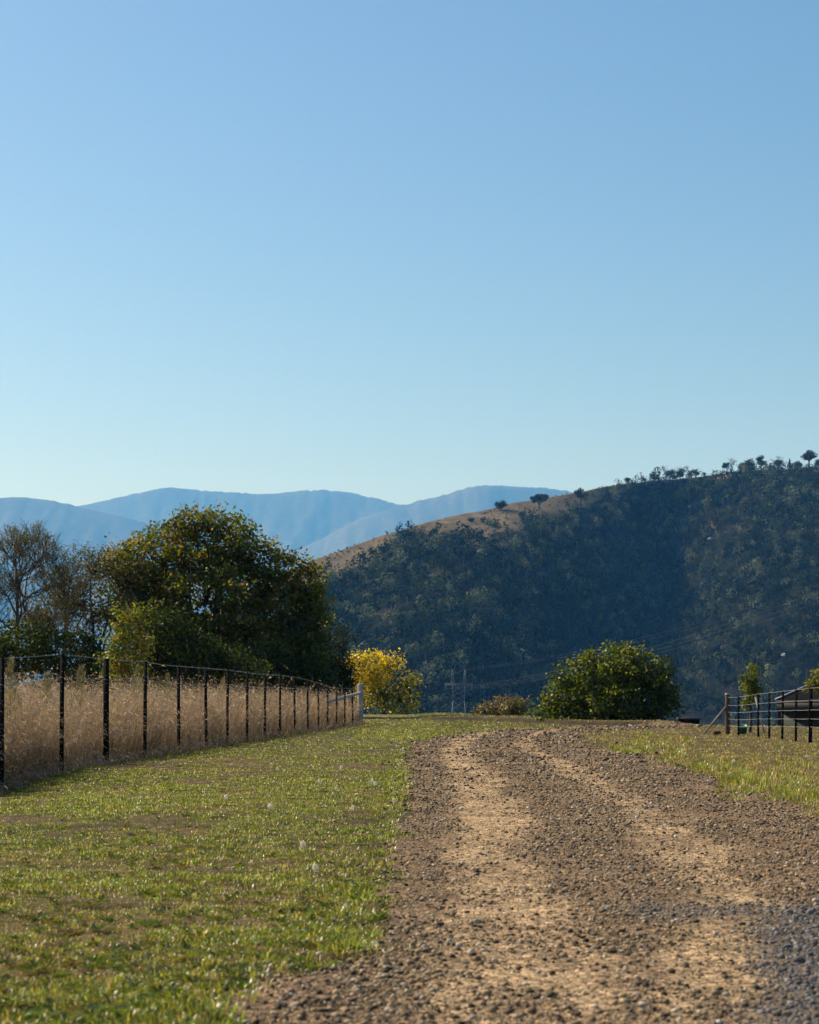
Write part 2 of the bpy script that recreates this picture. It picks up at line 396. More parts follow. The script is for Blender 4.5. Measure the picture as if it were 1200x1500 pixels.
def lawn(ntuft, per, px0, px1, py0, py1, hmin, hmax, wpx, power=1.0, edge=False, dryk=0.5, thr=0.0):
    u = rng.random(ntuft)**power; py = py0+(py1-py0)*u; px = rng.uniform(px0, px1, ntuft)
    d = GD(py); x = X(px, d); y = d
    ok = ~in_road(x, y, rng.normal(0, 0.07, ntuft)); x, y, d = x[ok], y[ok], d[ok]
    fx = -4.33+(y-24.8)*0.0527                                # stop at the left fence
    ok = (x > fx-0.3) | (y > 78); x, y, d = x[ok], y[ok], d[ok]
    c = cover(x, y); ok = rng.random(len(x)) < 0.30+0.9*c-thr; x, y, d, c = x[ok], y[ok], d[ok], c[ok]
    n = len(x); k = per
    rad = 0.012+0.03*rng.random(n)
    bx = np.repeat(x, k)+np.repeat(rad, k)*rng.normal(0, 1, n*k); by = np.repeat(y, k)+np.repeat(rad, k)*rng.normal(0, 1, n*k)
    dd = np.repeat(d, k); cc = np.repeat(c, k)
    hs = np.repeat(rng.random(n)**1.6*fbm(x*1.7, y*1.7, 181, 3)*2, k)
    h = (hmin+(hmax-hmin)*np.clip(hs, 0, 1.3))*(0.55+0.6*rng.random(n*k))*(0.55+0.6*cc)
    w = np.maximum(0.0020+0.0016*rng.random(n*k), wpx*dd/F)
    dry = np.clip(dryk*(1-cc)+0.12, 0, 1)
    z = ground_h(bx, by)-0.003
    return blades(np.stack([bx, by, z], 1), h, w, rng.random(n*k)*6.283, 0.35+1.3*rng.random(n*k)**1.3, grass_cols(n*k, dry, cc))
def edge_tufts(pts, nb, h0, h1, rad, dry=.12):
    out = []
    for px, py in pts:
        d = GD(py); n = nb
        a = rng.random(n)*6.283; r_ = rad*np.sqrt(rng.random(n))
        bx = X(px, d)+r_*np.cos(a); by = d+r_*np.sin(a)
        h = rng.uniform(h0, h1, n); w = np.maximum(0.003+0.002*rng.random(n), 0.8*d/F)
        out.append(blades(np.stack([bx, by, ground_h(bx, by)], 1), h, w, a+rng.normal(0, .5, n), 0.3+0.7*rng.random(n), grass_cols(n, np.full(n, dry), np.ones(n))))
    return out
parts = [lawn(64000, 7, -90, 640, 1046, 1540, 0.010, 0.036, 0.8, 0.95),
         lawn(30000, 5, -90, 640, 1046, 1540, 0.008, 0.018, 0.8, 1.0, dryk=0.75, thr=-0.5), lawn(40000, 6, -90, 640, 1046, 1190, 0.014, 0.04, 0.85, 1.2, dryk=.4, thr=-.35),
         lawn(9000, 6, 520, 1000, 1044, 1085, 0.03, 0.07, 0.9),
         lawn(26000, 7, 840, 1300, 1062, 1215, 0.02, 0.075, 0.9, dryk=0.9, thr=-.25)]
lt = []
for i in range(1500):
    py = 1056+480*random.random()**.9; px = random.uniform(-80, 600)
    d_ = GD(py); x_ = X(px, d_)
    if x_ < -4.33+(d_-24.8)*0.0527+.1 or in_road(np.array([x_]), np.array([d_]))[0] or vnoise(np.array([x_*1.2]), np.array([d_*.9]), 66)[0] < .42 or random.random() > .12+cover(np.array([x_]), np.array([d_]))[0]: continue
    lt.append((px, py))
parts += edge_tufts(lt[::2], 26, 0.012, 0.042, 0.035, .05)
parts += edge_tufts(lt[1::4], 20, 0.012, 0.05, 0.04, .7)
parts += edge_tufts(lt[3::4], 30, 0.008, 0.022, 0.09, .02)
tl = []
for i in range(170):                                   # ragged tufts along the left verge
    py = 1080+460*random.random()**1.1
    ed = np.interp(py, [1080, 1092, 1112, 1150, 1200, 1310, 1380, 1400, 1440, 1560], [625, 600, 596, 602, 588, 558, 544, 530, 385, 290])
    tl.append((ed-8-abs(random.gauss(0, 30))*(py-1024)/250, py))
parts += edge_tufts(tl, 32, 0.014, 0.055, 0.07)
tr = [(random.gauss(1080, 60), 0) for _ in range(60)]
tr = [(px, np.interp(px, [850, 940, 1060, 1130, 1200], [1085, 1104, 1142, 1160, 1186])-abs(random.gauss(4, 14))) for px, _ in tr]
tr += [(random.uniform(1060, 1210), random.uniform(1118, 1175)) for _ in range(60)] + [(random.uniform(900, 1010), random.uniform(1080, 1105)) for _ in range(36)]
parts += edge_tufts(tr[::2], 60, 0.04, 0.12, 0.13)
parts += edge_tufts(tr[1::2], 40, 0.03, 0.11, 0.16, .75)
parts += edge_tufts([(880, 1392), (1040, 1397), (1110, 1393), (680, 1215), (575, 1455), (505, 1445), (470, 1490), (660, 1425), (1160, 1410)], 22, 0.008, 0.02, 0.07)
def join(parts):
    V = []; Q = []; T = []; Cc = []; n = 0
    for v, qq, t, c in parts:
        V.append(v); Q.append(qq+n); T.append(t+n); Cc.append(c); n += len(v)
    return np.concatenate(V), [np.concatenate(Q), np.concatenate(T)], np.concatenate(Cc)
def rosettes(n, px0, px1, py0, py1):
    out = []
    for _ in range(n):
        py = py0+(py1-py0)*random.random()**.8; px = random.uniform(px0, px1); d = GD(py); x0 = X(px, d)
        if in_road(np.array([x0]), np.array([d]))[0] or x0 < fence_lim(d): continue
        k = random.randint(6, 10); L = random.uniform(.02, .055); a0 = random.random()*6.28
        col = np.array(random.choice([(.045, .085, .014), (.07, .11, .016), (.10, .13, .02), (.13, .10, .03)]))*random.uniform(.6, 1.2)
        for i in range(k):
            a = a0+6.283*i/k+random.gauss(0, .2); l = L*random.uniform(.7, 1.15); w = max(l*.3, .8*d/F)
            dr = np.array([math.cos(a), math.sin(a), 0]); sd_ = np.array([-dr[1], dr[0], 0]); b_ = np.array([x0, d, float(0)]); up_ = random.uniform(.2, .7)
            out.append(([b_, b_+dr*l*.55-sd_*w*.5+[0, 0, l*up_*.6], b_+dr*l*.55+sd_*w*.5+[0, 0, l*up_*.6], b_+dr*l+[0, 0, l*up_*.75]], col*random.uniform(.8, 1.2)))
    V = np.array([o[0] for o in out]).reshape(-1, 4, 3); V[..., 2] += (ground_h(V[:, 0, 0], V[:, 0, 1])+.004)[:, None]
    m = len(out); q4 = (np.arange(m)*4)[:, None]+np.array([[0, 1, 3, 2]])
    return V.reshape(-1, 3), q4, np.zeros((0, 3), int), np.repeat(np.array([o[1] for o in out]), 4, 0)
def fence_lim(d): return -4.33+(d-24.8)*0.0527+.05
parts.append(rosettes(1500, -80, 620, 1075, 1530)); parts.append(rosettes(420, 860, 1280, 1070, 1205))
v, fs, c = join(parts)
o = add('grass', mesh('grass', v, fs, M_grass, c))
tag(o, 'short patchy green grass growing on both sides of the dirt road', 'grass', kind='stuff')

# ------------------------------------------------------------------ tall dry grass of the paddock (stuff)
def fence_x(y): return -4.33+(y-24.8)*0.0527
def drygrass(n, back0, back1, hm, y0=17.0, y1=74.0, front=False):
    y = 1/rng.uniform(1/y1, 1/y0, n); off = back0+(back1-back0)*rng.random(n)**1.5
    x = fence_x(y)-off
    px, _ = pix(x, y); ok = px > -140; x, y, off = x[ok], y[ok], off[ok]; n = len(x)
    d = y; patch = fbm(x*1.2, y*0.7, 201, 3)
    h = hm*(0.48+0.56*rng.random(n)**0.9)*(0.50+0.74*patch+0.22*(fbm(x*.35, y*.2, 221, 2)-.3))*sstep(-0.3, 0.6, off+0.2*rng.random(n))
    ldir = rng.normal(0.35, 1.0, n); lean = np.abs(rng.normal(0.22, 0.16, n))
    g = rng.random(n)
    c = np.where((g < 0.10)[:, None], np.array([0.17, 0.17, 0.055]), np.where((g < 0.42)[:, None], np.array([0.235, 0.155, 0.095]), np.array([0.40, 0.29, 0.19])))
    c = c*(0.5+0.75*rng.random((n, 1)))*(0.62+0.8*fbm(x*0.9, y*0.45, 211, 3)[:, None])
    w = np.maximum(0.0022, 0.62*d/F)
    base = np.stack([x, y, ground_h(x, y)-0.01], 1)
    b = blades(base, h, w, ldir, lean, c)
    # seed heads: two drooping plumes at the tip
    tips = b[0].reshape(-1, 5, 3)[:, 4]
    sel = rng.random(n) < 0.6; t = tips[sel]; m = len(t)
    hd = ldir[sel]+rng.normal(0, 0.4, m); L = 0.05+0.09*rng.random(m)
    dirv = np.stack([np.cos(hd)*0.7, np.sin(hd)*0.7, rng.uniform(-0.5, 0.5, m)], 1)
    wd = np.maximum(0.006, 1.0*d[sel]/F)
    sd = np.stack([-np.sin(hd), np.cos(hd), rng.normal(0, .6, m)], 1)
    hv = np.stack([t, t+dirv*L[:, None]*.5+sd*wd[:, None]*.6, t+dirv*L[:, None]-np.array([0, 0, .3])*L[:, None], t+dirv*L[:, None]*.5-sd*wd[:, None]*.6], 1).reshape(-1, 3)
    hc = np.array([0.46, 0.36, 0.27])*(0.35+0.9*rng.random((m, 1)))
    return [b, (hv, (np.arange(m)*4)[:, None]+np.array([[0, 1, 2, 3]]), np.zeros((0, 3), int), np.repeat(hc, 4, 0))]
parts = drygrass(60000, 0.10, 2.6, 1.22) + drygrass(30000, 2.0, 8.5, 1.32) + drygrass(9000, -0.12, 0.5, 0.55) + drygrass(6500, 0.2, 3.0, 1.5)
v, fs, c = join(parts)
o = add('dry_grass', mesh('dry_grass', v, fs, M_straw, c))
tag(o, 'tall straw coloured dry grass filling the paddock behind the wire fence', 'dry grass', kind='stuff')

# tall weeds that stand out of the dry grass
def weed(px, ptop, off, nm_label):
    # find y on the line fence_x(y)-off that projects to px
    a = (px-600)/F; y = (-4.33-off-24.8*0.0527)/(a-0.0527); x = a*y
    zt = Z(ptop, y); z0 = float(ground_h(x, y)); H = zt-z0
    e = empty('tall_weed', (x, y, z0), nm_label, 'weed', 'tall weeds standing out of the dry paddock grass')
    mb = MB(); mb.tube([(0, 0, 0), (0.02, 0, H*.5), (0.03, 0.01, H*0.97)], [0.008, 0.006, 0.003], 5)
    mb.build('stem', M_straw_stem, e)
    n = 260; t = rng.random(n)**0.8; zz = H*(0.55+0.45*t); rad = 0.02+0.14*(1-t)
    a2 = rng.random(n)*6.283; r_ = rad*np.sqrt(rng.random(n))
    base = np.stack([0.03*zz/H+r_*np.cos(a2), r_*np.sin(a2), zz-0.05], 1)
    cc = np.array([0.23, 0.20, 0.11])*(0.5+0.7*rng.random((n, 1)))
    v, qd, tr_, c = blades(base, 0.04+0.05*rng.random(n), np.full(n, 0.012), a2, np.full(n, .5), cc)
    add('foliage', mesh('foliage', v, [qd, tr_], M_leafdull, c), e)
M_straw_stem = std_mat('weed_stem', (0.13, 0.13, 0.06), (0.22, 0.2, 0.1), 8, 0.8, 0, 0)
weed(12, 962, 0.35, 'pale green feathery weed beside the fence post at the left edge')
weed(66, 983, 0.8, 'low pale weed just left of the second fence post from the left')
weed(116, 972, 0.6, 'pointed pale green weed between the second and third fence posts')
weed(199, 972, 0.7, 'pointed pale weed just left of the fourth fence post')
weed(243, 985, 0.8, 'short pale weed left of the fifth fence post')
weed(325, 990, 0.8, 'greenish weed left of the seventh fence post')
weed(379, 1001, 0.8, 'small pointed weed left of the ninth fence post')
weed(446, 1007, 0.8, 'bushy pale weed in the far part of the paddock fence')

# ------------------------------------------------------------------ left fence
fl = empty('wire_fence', (fence_x(24.8), 24.8, 0), 'long barbed wire fence on black steel pickets along the dry grass paddock', 'fence')
OX, OY = fence_x(24.8), 24.8
def fpos(px):
    a = (px-600)/F; y = (-4.33-24.8*0.0527)/(a-0.0527); return np.array([a*y, y])
posts_px = [-110, -45, 2, 90, 155, 212, 262, 302, 333, 362, 388, 410, 432, 451, 467, 480, 493, 505, 517]
HTOP, tops, seconds = {}, [], []
for i, p in enumerate(posts_px):
    xy = fpos(p); g = float(ground_h(*xy))
    h = 1.467-0.20*max(0.0, min(1, (p-440)/45)) if p > 440 else 1.467
    h += random.uniform(-.012, .012)
    HTOP[p] = h
    mb = MB(); lx, ly = xy[0]-OX, xy[1]-OY; lean = random.gauss(0, 0.008)
    big = (p == 155)
    s = 0.070 if big else 0.053
    # Y-section: a wide flange facing the road and a stem behind it
    def yb(cx, cy, sx, sy, m=0):
        v = []
        for z, k in ((g-0.1, 0), (g+h, lean*h)):
            v += [(lx+cx+a*sx/2+k, ly+cy+b*sy/2, z) for a, b in ((-1, -1), (1, -1), (1, 1), (-1, 1))]
        mb.put(v, [(3, 2, 1, 0), (4, 5, 6, 7), (0, 1, 5, 4), (1, 2, 6, 5), (2, 3, 7, 6), (3, 0, 4, 7)], m=m)
    yb(0, 0, s, 0.012); yb(0, 0.022, 0.012, 0.030)
    if big: yb(0, 0.05, s, 0.02)
    nh = 11
    for k in range(nh):                                  # galvanised squares in place of light glinting at the picket holes
        zz = g+0.12+(h-0.22)*k/(nh-1)+random.uniform(-.01, .01)
        mb.box((lx+random.uniform(-.008, .008)+lean*(zz-g), ly-0.009, zz), (0.012, 0.005, 0.012), m=1)
    for hw in (1.174*h/1.467, 0.42, 0.10):
        mb.box((lx+lean*hw, ly-0.010, g+hw), (s*0.9, 0.006, 0.006), m=1, tilt=0.25)
    mb.build('post', [M_picket, M_galv], fl)
ep = fpos(528); eg = float(ground_h(*ep))
# end strainer post, grey timber, with a domed cap
mb = MB(); mb.lathe([(0.001, 1.47), (0.07, 1.465), (0.098, 1.44), (0.10, 1.4), (0.102, 0.6), (0.105, -0.2)], (ep[0]-OX, ep[1]-OY, eg), 14)
mb.build('end_post', M_greywood, fl, True)
bp0 = fpos(484)
mb = MB(); mb.tube([(ep[0]-OX, ep[1]-OY, eg+1.12), ((ep[0]+bp0[0])/2-OX-.05, (ep[1]+bp0[1])/2-OY, eg+.97), (bp0[0]-OX-.1, bp0[1]-OY, .80)], [0.055, .055, 0.05], 10)
mb.build('brace_rail', M_greywood, fl, True)
def wire(name, frac, r0, barbs, sag=0.012):
    pts = []
    for p in posts_px:
        xy = fpos(p); g = float(ground_h(*xy)); pts.append(np.array([xy[0]-OX, xy[1]-OY-0.014, g+frac(p)]))
    pts.append(np.array([ep[0]-OX, ep[1]-OY-0.10, eg+frac(528)]))
    mb = MB(); fine = []
    for a, b in zip(pts[:-1], pts[1:]):
        sg = random.uniform(0.3, 1.8)*sag
        for k in range(6):
            t = k/6; fine.append(a*(1-t)+b*t-np.array([0, 0, sg*4*t*(1-t)]))
    fine.append(pts[-1]); fine = np.array(fine)
    rads = np.maximum(r0, 0.18*(fine[:, 1]+OY)/F)
    mb.tube(fine, rads, 5)
    if barbs:
        s = np.concatenate([[0], np.cumsum(np.linalg.norm(np.diff(fine, axis=0), axis=1))])
        for q_ in np.arange(0.05, min(s[-1], 45), 0.14):
            c = np.array([np.interp(q_, s, fine[:, i]) for i in range(3)])
            for k in range(2):
                dv = np.array([random.uniform(-.4, .4), random.uniform(-.6, .6), random.choice((-1, 1))*random.uniform(.5, 1)]); dv /= np.linalg.norm(dv)
                mb.bar(c-dv*0.011, c+dv*0.011, 0.003, 0.003)
    mb.build(name, M_galv, fl)
wire('barbed_wire', lambda p: (HTOP[p]-0.005 if p in HTOP else 1.46), 0.0028, True, 0.006)
wire('upper_wire', lambda p: (1.174*HTOP[p]/1.467 if p in HTOP else 1.13), 0.0022, True, 0.010)
wire('middle_wire', lambda p: 0.42, 0.0018, False, 0.02)
wire('lower_wire', lambda p: 0.10, 0.0018, False, 0.02)

# ------------------------------------------------------------------ right fence
RD0, RD1 = 51.0, 41.0; RA = np.array([X(1066, RD0), RD0]); RB = np.array([X(1188, RD1), RD1])
def rpos(px):
    a = (px-600)/F; dx, dy = RB-RA; s = (a*RA[1]-RA[0])/(dx-a*dy); return RA+s*(RB-RA)
fr = empty('paddock_fence', (RA[0], RA[1], float(ground_h(*RA))), 'short five wire fence with rusty corner post and diagonal brace on the right', 'fence')
FZ = float(ground_h(*RA))
def rl(p, z): return (p[0]-RA[0], p[1]-RA[1], z-FZ)
mb = MB(); mb.lathe([(0.001, 1.035), (0.05, 1.03), (0.062, 1.01), (0.064, 0.5), (0.066, -0.2)], (0, 0, 0), 12); cp = mb.build('corner_post', M_rust, fr, True)
mb = MB(); mb.lathe([(0.001, 1.062), (0.06, 1.058), (0.068, 1.045), (0.068, 1.02)], (0, 0, 0), 12); add('cap', mb.mesh('cap', M_galv, None, True), cp)
mb = MB(); mb.tube([(-0.06, -0.01, 0.70), (-0.33, 0, 0.36), (-0.62, 0.0, 0.0)], [0.026, 0.026, 0.026], 8); mb.build('brace', M_brace, fr, True)
rp_px = [1082, 1111, 1127, 1146, 1166, 1187, 1212, 1240, 1272]
rtop = lambda p: np.interp(p, [1066, 1082, 1127, 1187, 1272], [1021, 1021.5, 1017, 1008.5, 998])
for p in rp_px:
    xy = rpos(p); g = float(ground_h(*xy)); h = Z(rtop(p), xy[1])-g+0.03; s = 0.075 if p == 1187 else 0.05
    mb = MB(); l = rl(xy, g); ln_ = random.gauss(0, 0.01)
    mb.bar((l[0], l[1], l[2]-.1), (l[0]+ln_, l[1], l[2]+h), s, 0.012); mb.bar((l[0], l[1]+.02, l[2]-.1), (l[0]+ln_, l[1]+.02, l[2]+h), 0.012, 0.03)
    for k in range(7): mb.box((l[0]+ln_*k/6, l[1]-.009, l[2]+.1+k*(h-.2)/6), (0.011, .005, .011), m=1)  # bright squares for the glints at the holes, as on the left fence
    mb.build('post', [M_picket, M_galv], fr)
for nm, ya, yb in (('top_wire', 1021.5, 1006.5), ('upper_wire', 1033, 1025), ('middle_wire', 1043, 1039.5), ('lower_wire', 1053, 1053), ('bottom_wire', 1063, 1065)):
    pts = []
    for p in [1066]+rp_px:
        xy = rpos(p); y_ = ya+(yb-ya)*(p-1066)/(1200-1066); sagp = 1.2 if p in (1082,) else 0
        pts.append(rl(xy, Z(y_+sagp, xy[1])))
    mb = MB(); fine = []
    for a, b in zip(pts[:-1], pts[1:]):
        for k in range(4):
            t = k/4; fine.append(np.array(a)*(1-t)+np.array(b)*t-np.array([0, 0, .03*t*(1-t)]))
    fine.append(np.array(pts[-1])); fine = np.array(fine)-np.array([0, 0.016, 0])
    mb.tube(fine, 0.0052, 5); mb.build(nm, M_galv, fr)
# cut log by the brace
lg = MB(); lp = P(1050, 1073, 50); lz = float(ground_h(lp[0], lp[1]))
nn = 12; ang = np.arange(nn)*2*math.pi/nn
prof = [(-0.10, .045), (-0.095, .055), (0.03, .06), (0.095, .052), (0.10, .042)]
Vv = []; Qq = []
for i, (xx, r_) in enumerate(prof):
    for j in range(nn): Vv.append((xx, r_*math.cos(ang[j])*(1+.08*math.sin(3*ang[j])), r_*math.sin(ang[j])))
for i in range(len(prof)-1):
    for j in range(nn): Qq.append((i*nn+j, i*nn+(j+1) % nn, (i+1)*nn+(j+1) % nn, (i+1)*nn+j))
Vv += [(-.1, 0, 0), (.1, 0, 0)]
lg.put(Vv, Qq, [(60, (j+1) % nn, j) for j in range(nn)]+[(61, 48+j, 48+(j+1) % nn) for j in range(nn)])
o = lg.build('cut_log', M_rust); o.location = (lp[0], lp[1], lz+.06); o.rotation_euler = (0, 0, .25)
tag(o, 'short brown cut log lying in the grass between the brace foot and the corner post', 'log')

# ------------------------------------------------------------------ foliage generator
def leaves(pos, nrm, size, cols, aspect=0.6, fold=0.25):
    n = len(pos); nrm = unit(nrm); a = unit(np.cross(nrm, unit(rng.normal(0, 1, (n, 3))))); b = np.cross(nrm, a)
    s = size[:, None]
    V = np.stack([pos-a*s*.5, pos+b*s*aspect*.5+nrm*s*fold*.5, pos+a*s*.5, pos-b*s*aspect*.5+nrm*s*fold*.5], 1).reshape(-1, 3)
    return V, (np.arange(n)*4)[:, None]+np.array([[0, 1, 2, 3]]), np.repeat(cols, 4, 0)
def lobe_points(lobes, n, shell=0.55):
    vol = np.array([l[3]*l[4]*l[5] for l in lobes])**0.75; vol = vol/vol.sum()
    k = rng.choice(len(lobes), n, p=vol); L = np.array(lobes)[k]
    dv = unit(rng.normal(0, 1, (n, 3))); r_ = shell+(1.02-shell)*rng.random(n)**0.7
    # some clusters stick out of the outline
    r_ = r_*np.where(rng.random(n) < 0.07, 1.16, 1.0)
    return L[:, :3]+dv*r_[:, None]*L[:, 3:6], dv, k
def sprays(centers, outward, per, sig, size, palette, weights, jit=0.35, aspect=0.6, upbias=0.4, flat=0.75):
    n = len(centers); c = np.repeat(centers, per, 0); ow = np.repeat(outward, per, 0)
    pos = c+rng.normal(0, 1, (n*per, 3))*np.array([sig, sig, sig*flat])
    nrm = rng.normal(0, 1, (n*per, 3))+ow*0.4+np.array([0, 0, upbias])
    pal = np.array(palette); ci = np.array([rng.choice(len(pal), p=w) for w in weights]) if np.ndim(weights) == 2 else rng.choice(len(pal), n, p=weights)
    base = pal[np.repeat(ci, per)]
    sw = rng.random(n*per) < 0.25; base[sw] = pal[rng.choice(len(pal), sw.sum())] if np.ndim(weights) == 2 else pal[rng.choice(len(pal), sw.sum(), p=weights)]
    cols = np.clip(base*(1-jit+2*jit*rng.random((n*per, 1))), 0.003, 1)
    sz = size*(0.6+0.8*rng.random(n*per))
    return leaves(pos, nrm, sz, cols, aspect)
def limb(mb, a, b, r0, r1, n=5, wob=0.08):
    a = np.array(a, float); b = np.array(b, float); L = np.linalg.norm(b-a); t = np.linspace(0, 1, n)
    pts = a[None]*(1-t[:, None])+b[None]*t[:, None]
    pts[1:-1] += rng.normal(0, wob*L, (n-2, 3))
    pts[:, 2] += 0.10*L*np.sin(t*math.pi)
    mb.tube(pts, np.linspace(r0, r1, n), 6); return pts
def tree(name, label, cat, base, lobes, nclu, per, sig, leafsize, palette, weightfn, mat, trunk_r=0.14, split=0.3, shell=0.45, group=None, bark=None, aspect=0.6, limbs=14, upbias=0.4, twigs=0):
    """lobes are world-space ellipsoids; everything is stored relative to the base"""
    base = np.array(base, float); lob = [(*(np.array(l[:3])-base), *l[3:]) for l in lobes]
    e = empty(name, base, label, cat, group)
    ctr, dv, k = lobe_points(lob, nclu, shell)
    zmin = 0.02; ctr[:, 2] = np.maximum(ctr[:, 2], zmin+0.1*rng.random(len(ctr)))
    top = max(l[2]+l[5] for l in lob)
    mb = MB(); fork = np.array([0, 0, top*split])
    limb(mb, (0, 0, -.15), fork, trunk_r, trunk_r*.75, 5, .03)
    for l in lob:
        pts = limb(mb, fork+rng.normal(0, .03, 3), np.array(l[:3]), trunk_r*.55, trunk_r*.22, 6, .05)
        sel = rng.choice(len(ctr), min(limbs, len(ctr)), replace=False)
        dist = np.linalg.norm(ctr-np.array(l[:3]), axis=1)
        for i in np.argsort(dist)[:limbs*3:3]:
            limb(mb, pts[-2]*.5+pts[-1]*.5, ctr[i], trunk_r*.18, trunk_r*.05, 4, .05)
    for i in range(twigs):                               # bare twigs poking out of the outline
        j = rng.integers(len(ctr)); d_ = unit(dv[j]+np.array([0, 0, .8]))
        lc_ = np.array(lob[k[j]][:3]); limb(mb, lc_, ctr[j]+d_*rng.uniform(.2, .6), 0.022, 0.006, 6, .04)
    mb.build('trunk', bark or M_bark, e, True)
    v, fq, c = sprays(ctr, dv, per, sig, leafsize, palette, weightfn(ctr, dv, top) if callable(weightfn) else weightfn, aspect=aspect, upbias=upbias)
    v[:, 2] = np.maximum(v[:, 2], -0.05)
    add('crown', mesh('crown', v, [fq], mat, c), e)
    return e
def LB(px, py, d, rx, ry, rd=None, doff=0.0):
    s = d/F; p = P(px, py, d); rd = rd if rd is not None else max(rx, ry)*0.85
    return (p[0], p[1]+doff, p[2], rx*s, rd*s, ry*s)
def foot(px, d):
    x = X(px, d); return (x, d, float(ground_h(x, d)))

# ------------------------------------------------------------------ the trees on the left
D = 96.0
G_dark = (0.026, 0.038, 0.006); G_mid = (0.075, 0.105, 0.012); G_olive = (0.16, 0.165, 0.016); G_gold = (0.26, 0.18, 0.020); G_rust = (0.20, 0.095, 0.016)
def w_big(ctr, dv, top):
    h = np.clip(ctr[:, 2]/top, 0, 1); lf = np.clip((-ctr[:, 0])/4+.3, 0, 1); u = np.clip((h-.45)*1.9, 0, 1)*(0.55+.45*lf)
    w = np.stack([0.36*(1-u)+.06, 0.55*np.ones_like(u), .32+.35*u, .015+.13*u, .01+.05*u], 1)  # autumn tint plus painted sunlight: paler leaves toward the top and left
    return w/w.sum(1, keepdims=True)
big = [LB(335, 795, D, 62, 52), LB(232, 822, D, 66, 56), LB(400, 838, D, 46, 48), LB(300, 880, D, 112, 84), LB(420, 900, D, 62, 62),
       LB(215, 890, D, 62, 62), LB(375, 965, D, 95, 62), LB(250, 965, D, 80, 55), LB(445, 965, D, 42, 55), LB(330, 1020, D, 130, 40), LB(448, 858, D, 36, 42), LB(460, 912, D, 24, 45), LB(180, 838, D, 34, 42), LB(285, 772, D, 45, 26)]
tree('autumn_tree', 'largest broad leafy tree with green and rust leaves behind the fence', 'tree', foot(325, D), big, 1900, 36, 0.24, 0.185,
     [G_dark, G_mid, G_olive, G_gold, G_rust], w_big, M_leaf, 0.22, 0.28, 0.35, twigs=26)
# dark understory
def w_dark(c, dv, top): return [0.6, 0.32, 0.06, 0.015, 0.005]
PAL = [G_dark, G_mid, G_olive, G_gold, G_rust]
tree('dark_shrub', 'dark dense shrub below the bare tree at the left edge', 'shrub', foot(55, 88), [LB(20, 960, 88, 60, 45), LB(85, 955, 88, 55, 42), LB(125, 985, 88, 50, 40), LB(-40, 960, 88, 60, 50)], 520, 30, .26, .16, PAL, [0.45, 0.38, 0.13, 0.03, 0.01], M_leafdull, .1, .3)
tree('dark_shrub', 'dark shrub between the yellowish young tree and the large autumn tree', 'shrub', foot(250, 88), [LB(235, 935, 88, 48, 50), LB(275, 975, 88, 60, 50), LB(330, 985, 88, 55, 42)], 480, 30, .26, .15, PAL, [0.62, 0.34, 0.03, 0.005, 0.005], M_leafdull, .1, .3)
tree('dark_shrub', 'black-green shrub below the right side of the large autumn tree', 'shrub', foot(430, 92), [LB(400, 990, 92, 50, 45), LB(455, 1000, 92, 45, 45)], 420, 30, .26, .15, PAL, [0.75, 0.25, 0.0, 0.0, 0.0], M_leafdull, .1, .3)
tree('cypress_bush', 'dark green conifer bush beside the yellow tree', 'conifer', foot(492, 98), [LB(500, 936, 98, 20, 20), LB(478, 962, 98, 26, 28), LB(497, 975, 98, 24, 26), LB(482, 1015, 98, 38, 42), LB(505, 1000, 98, 20, 40)], 360, 34, .2, .13,
     [(0.012, 0.022, 0.008), (0.03, 0.05, 0.012)], [0.7, 0.3], M_leafdull, .1, .3, aspect=.3)
# yellow-green young tree in front
tree('young_tree', 'slim young tree with yellow green leaves behind the third fence post', 'tree', foot(186, 66), [LB(186, 905, 66, 26, 24), LB(176, 940, 66, 24, 30), LB(208, 948, 66, 20, 26), LB(170, 972, 66, 22, 26), LB(190, 985, 66, 32, 24)], 150, 22, .14, .105,
     [(0.075, 0.11, 0.014), (0.17, 0.18, 0.025), (0.27, 0.20, 0.03), (0.22, 0.10, 0.02)], [0.42, 0.36, 0.17, 0.05], M_leaf, .05, .3, .2, bark=M_bark)
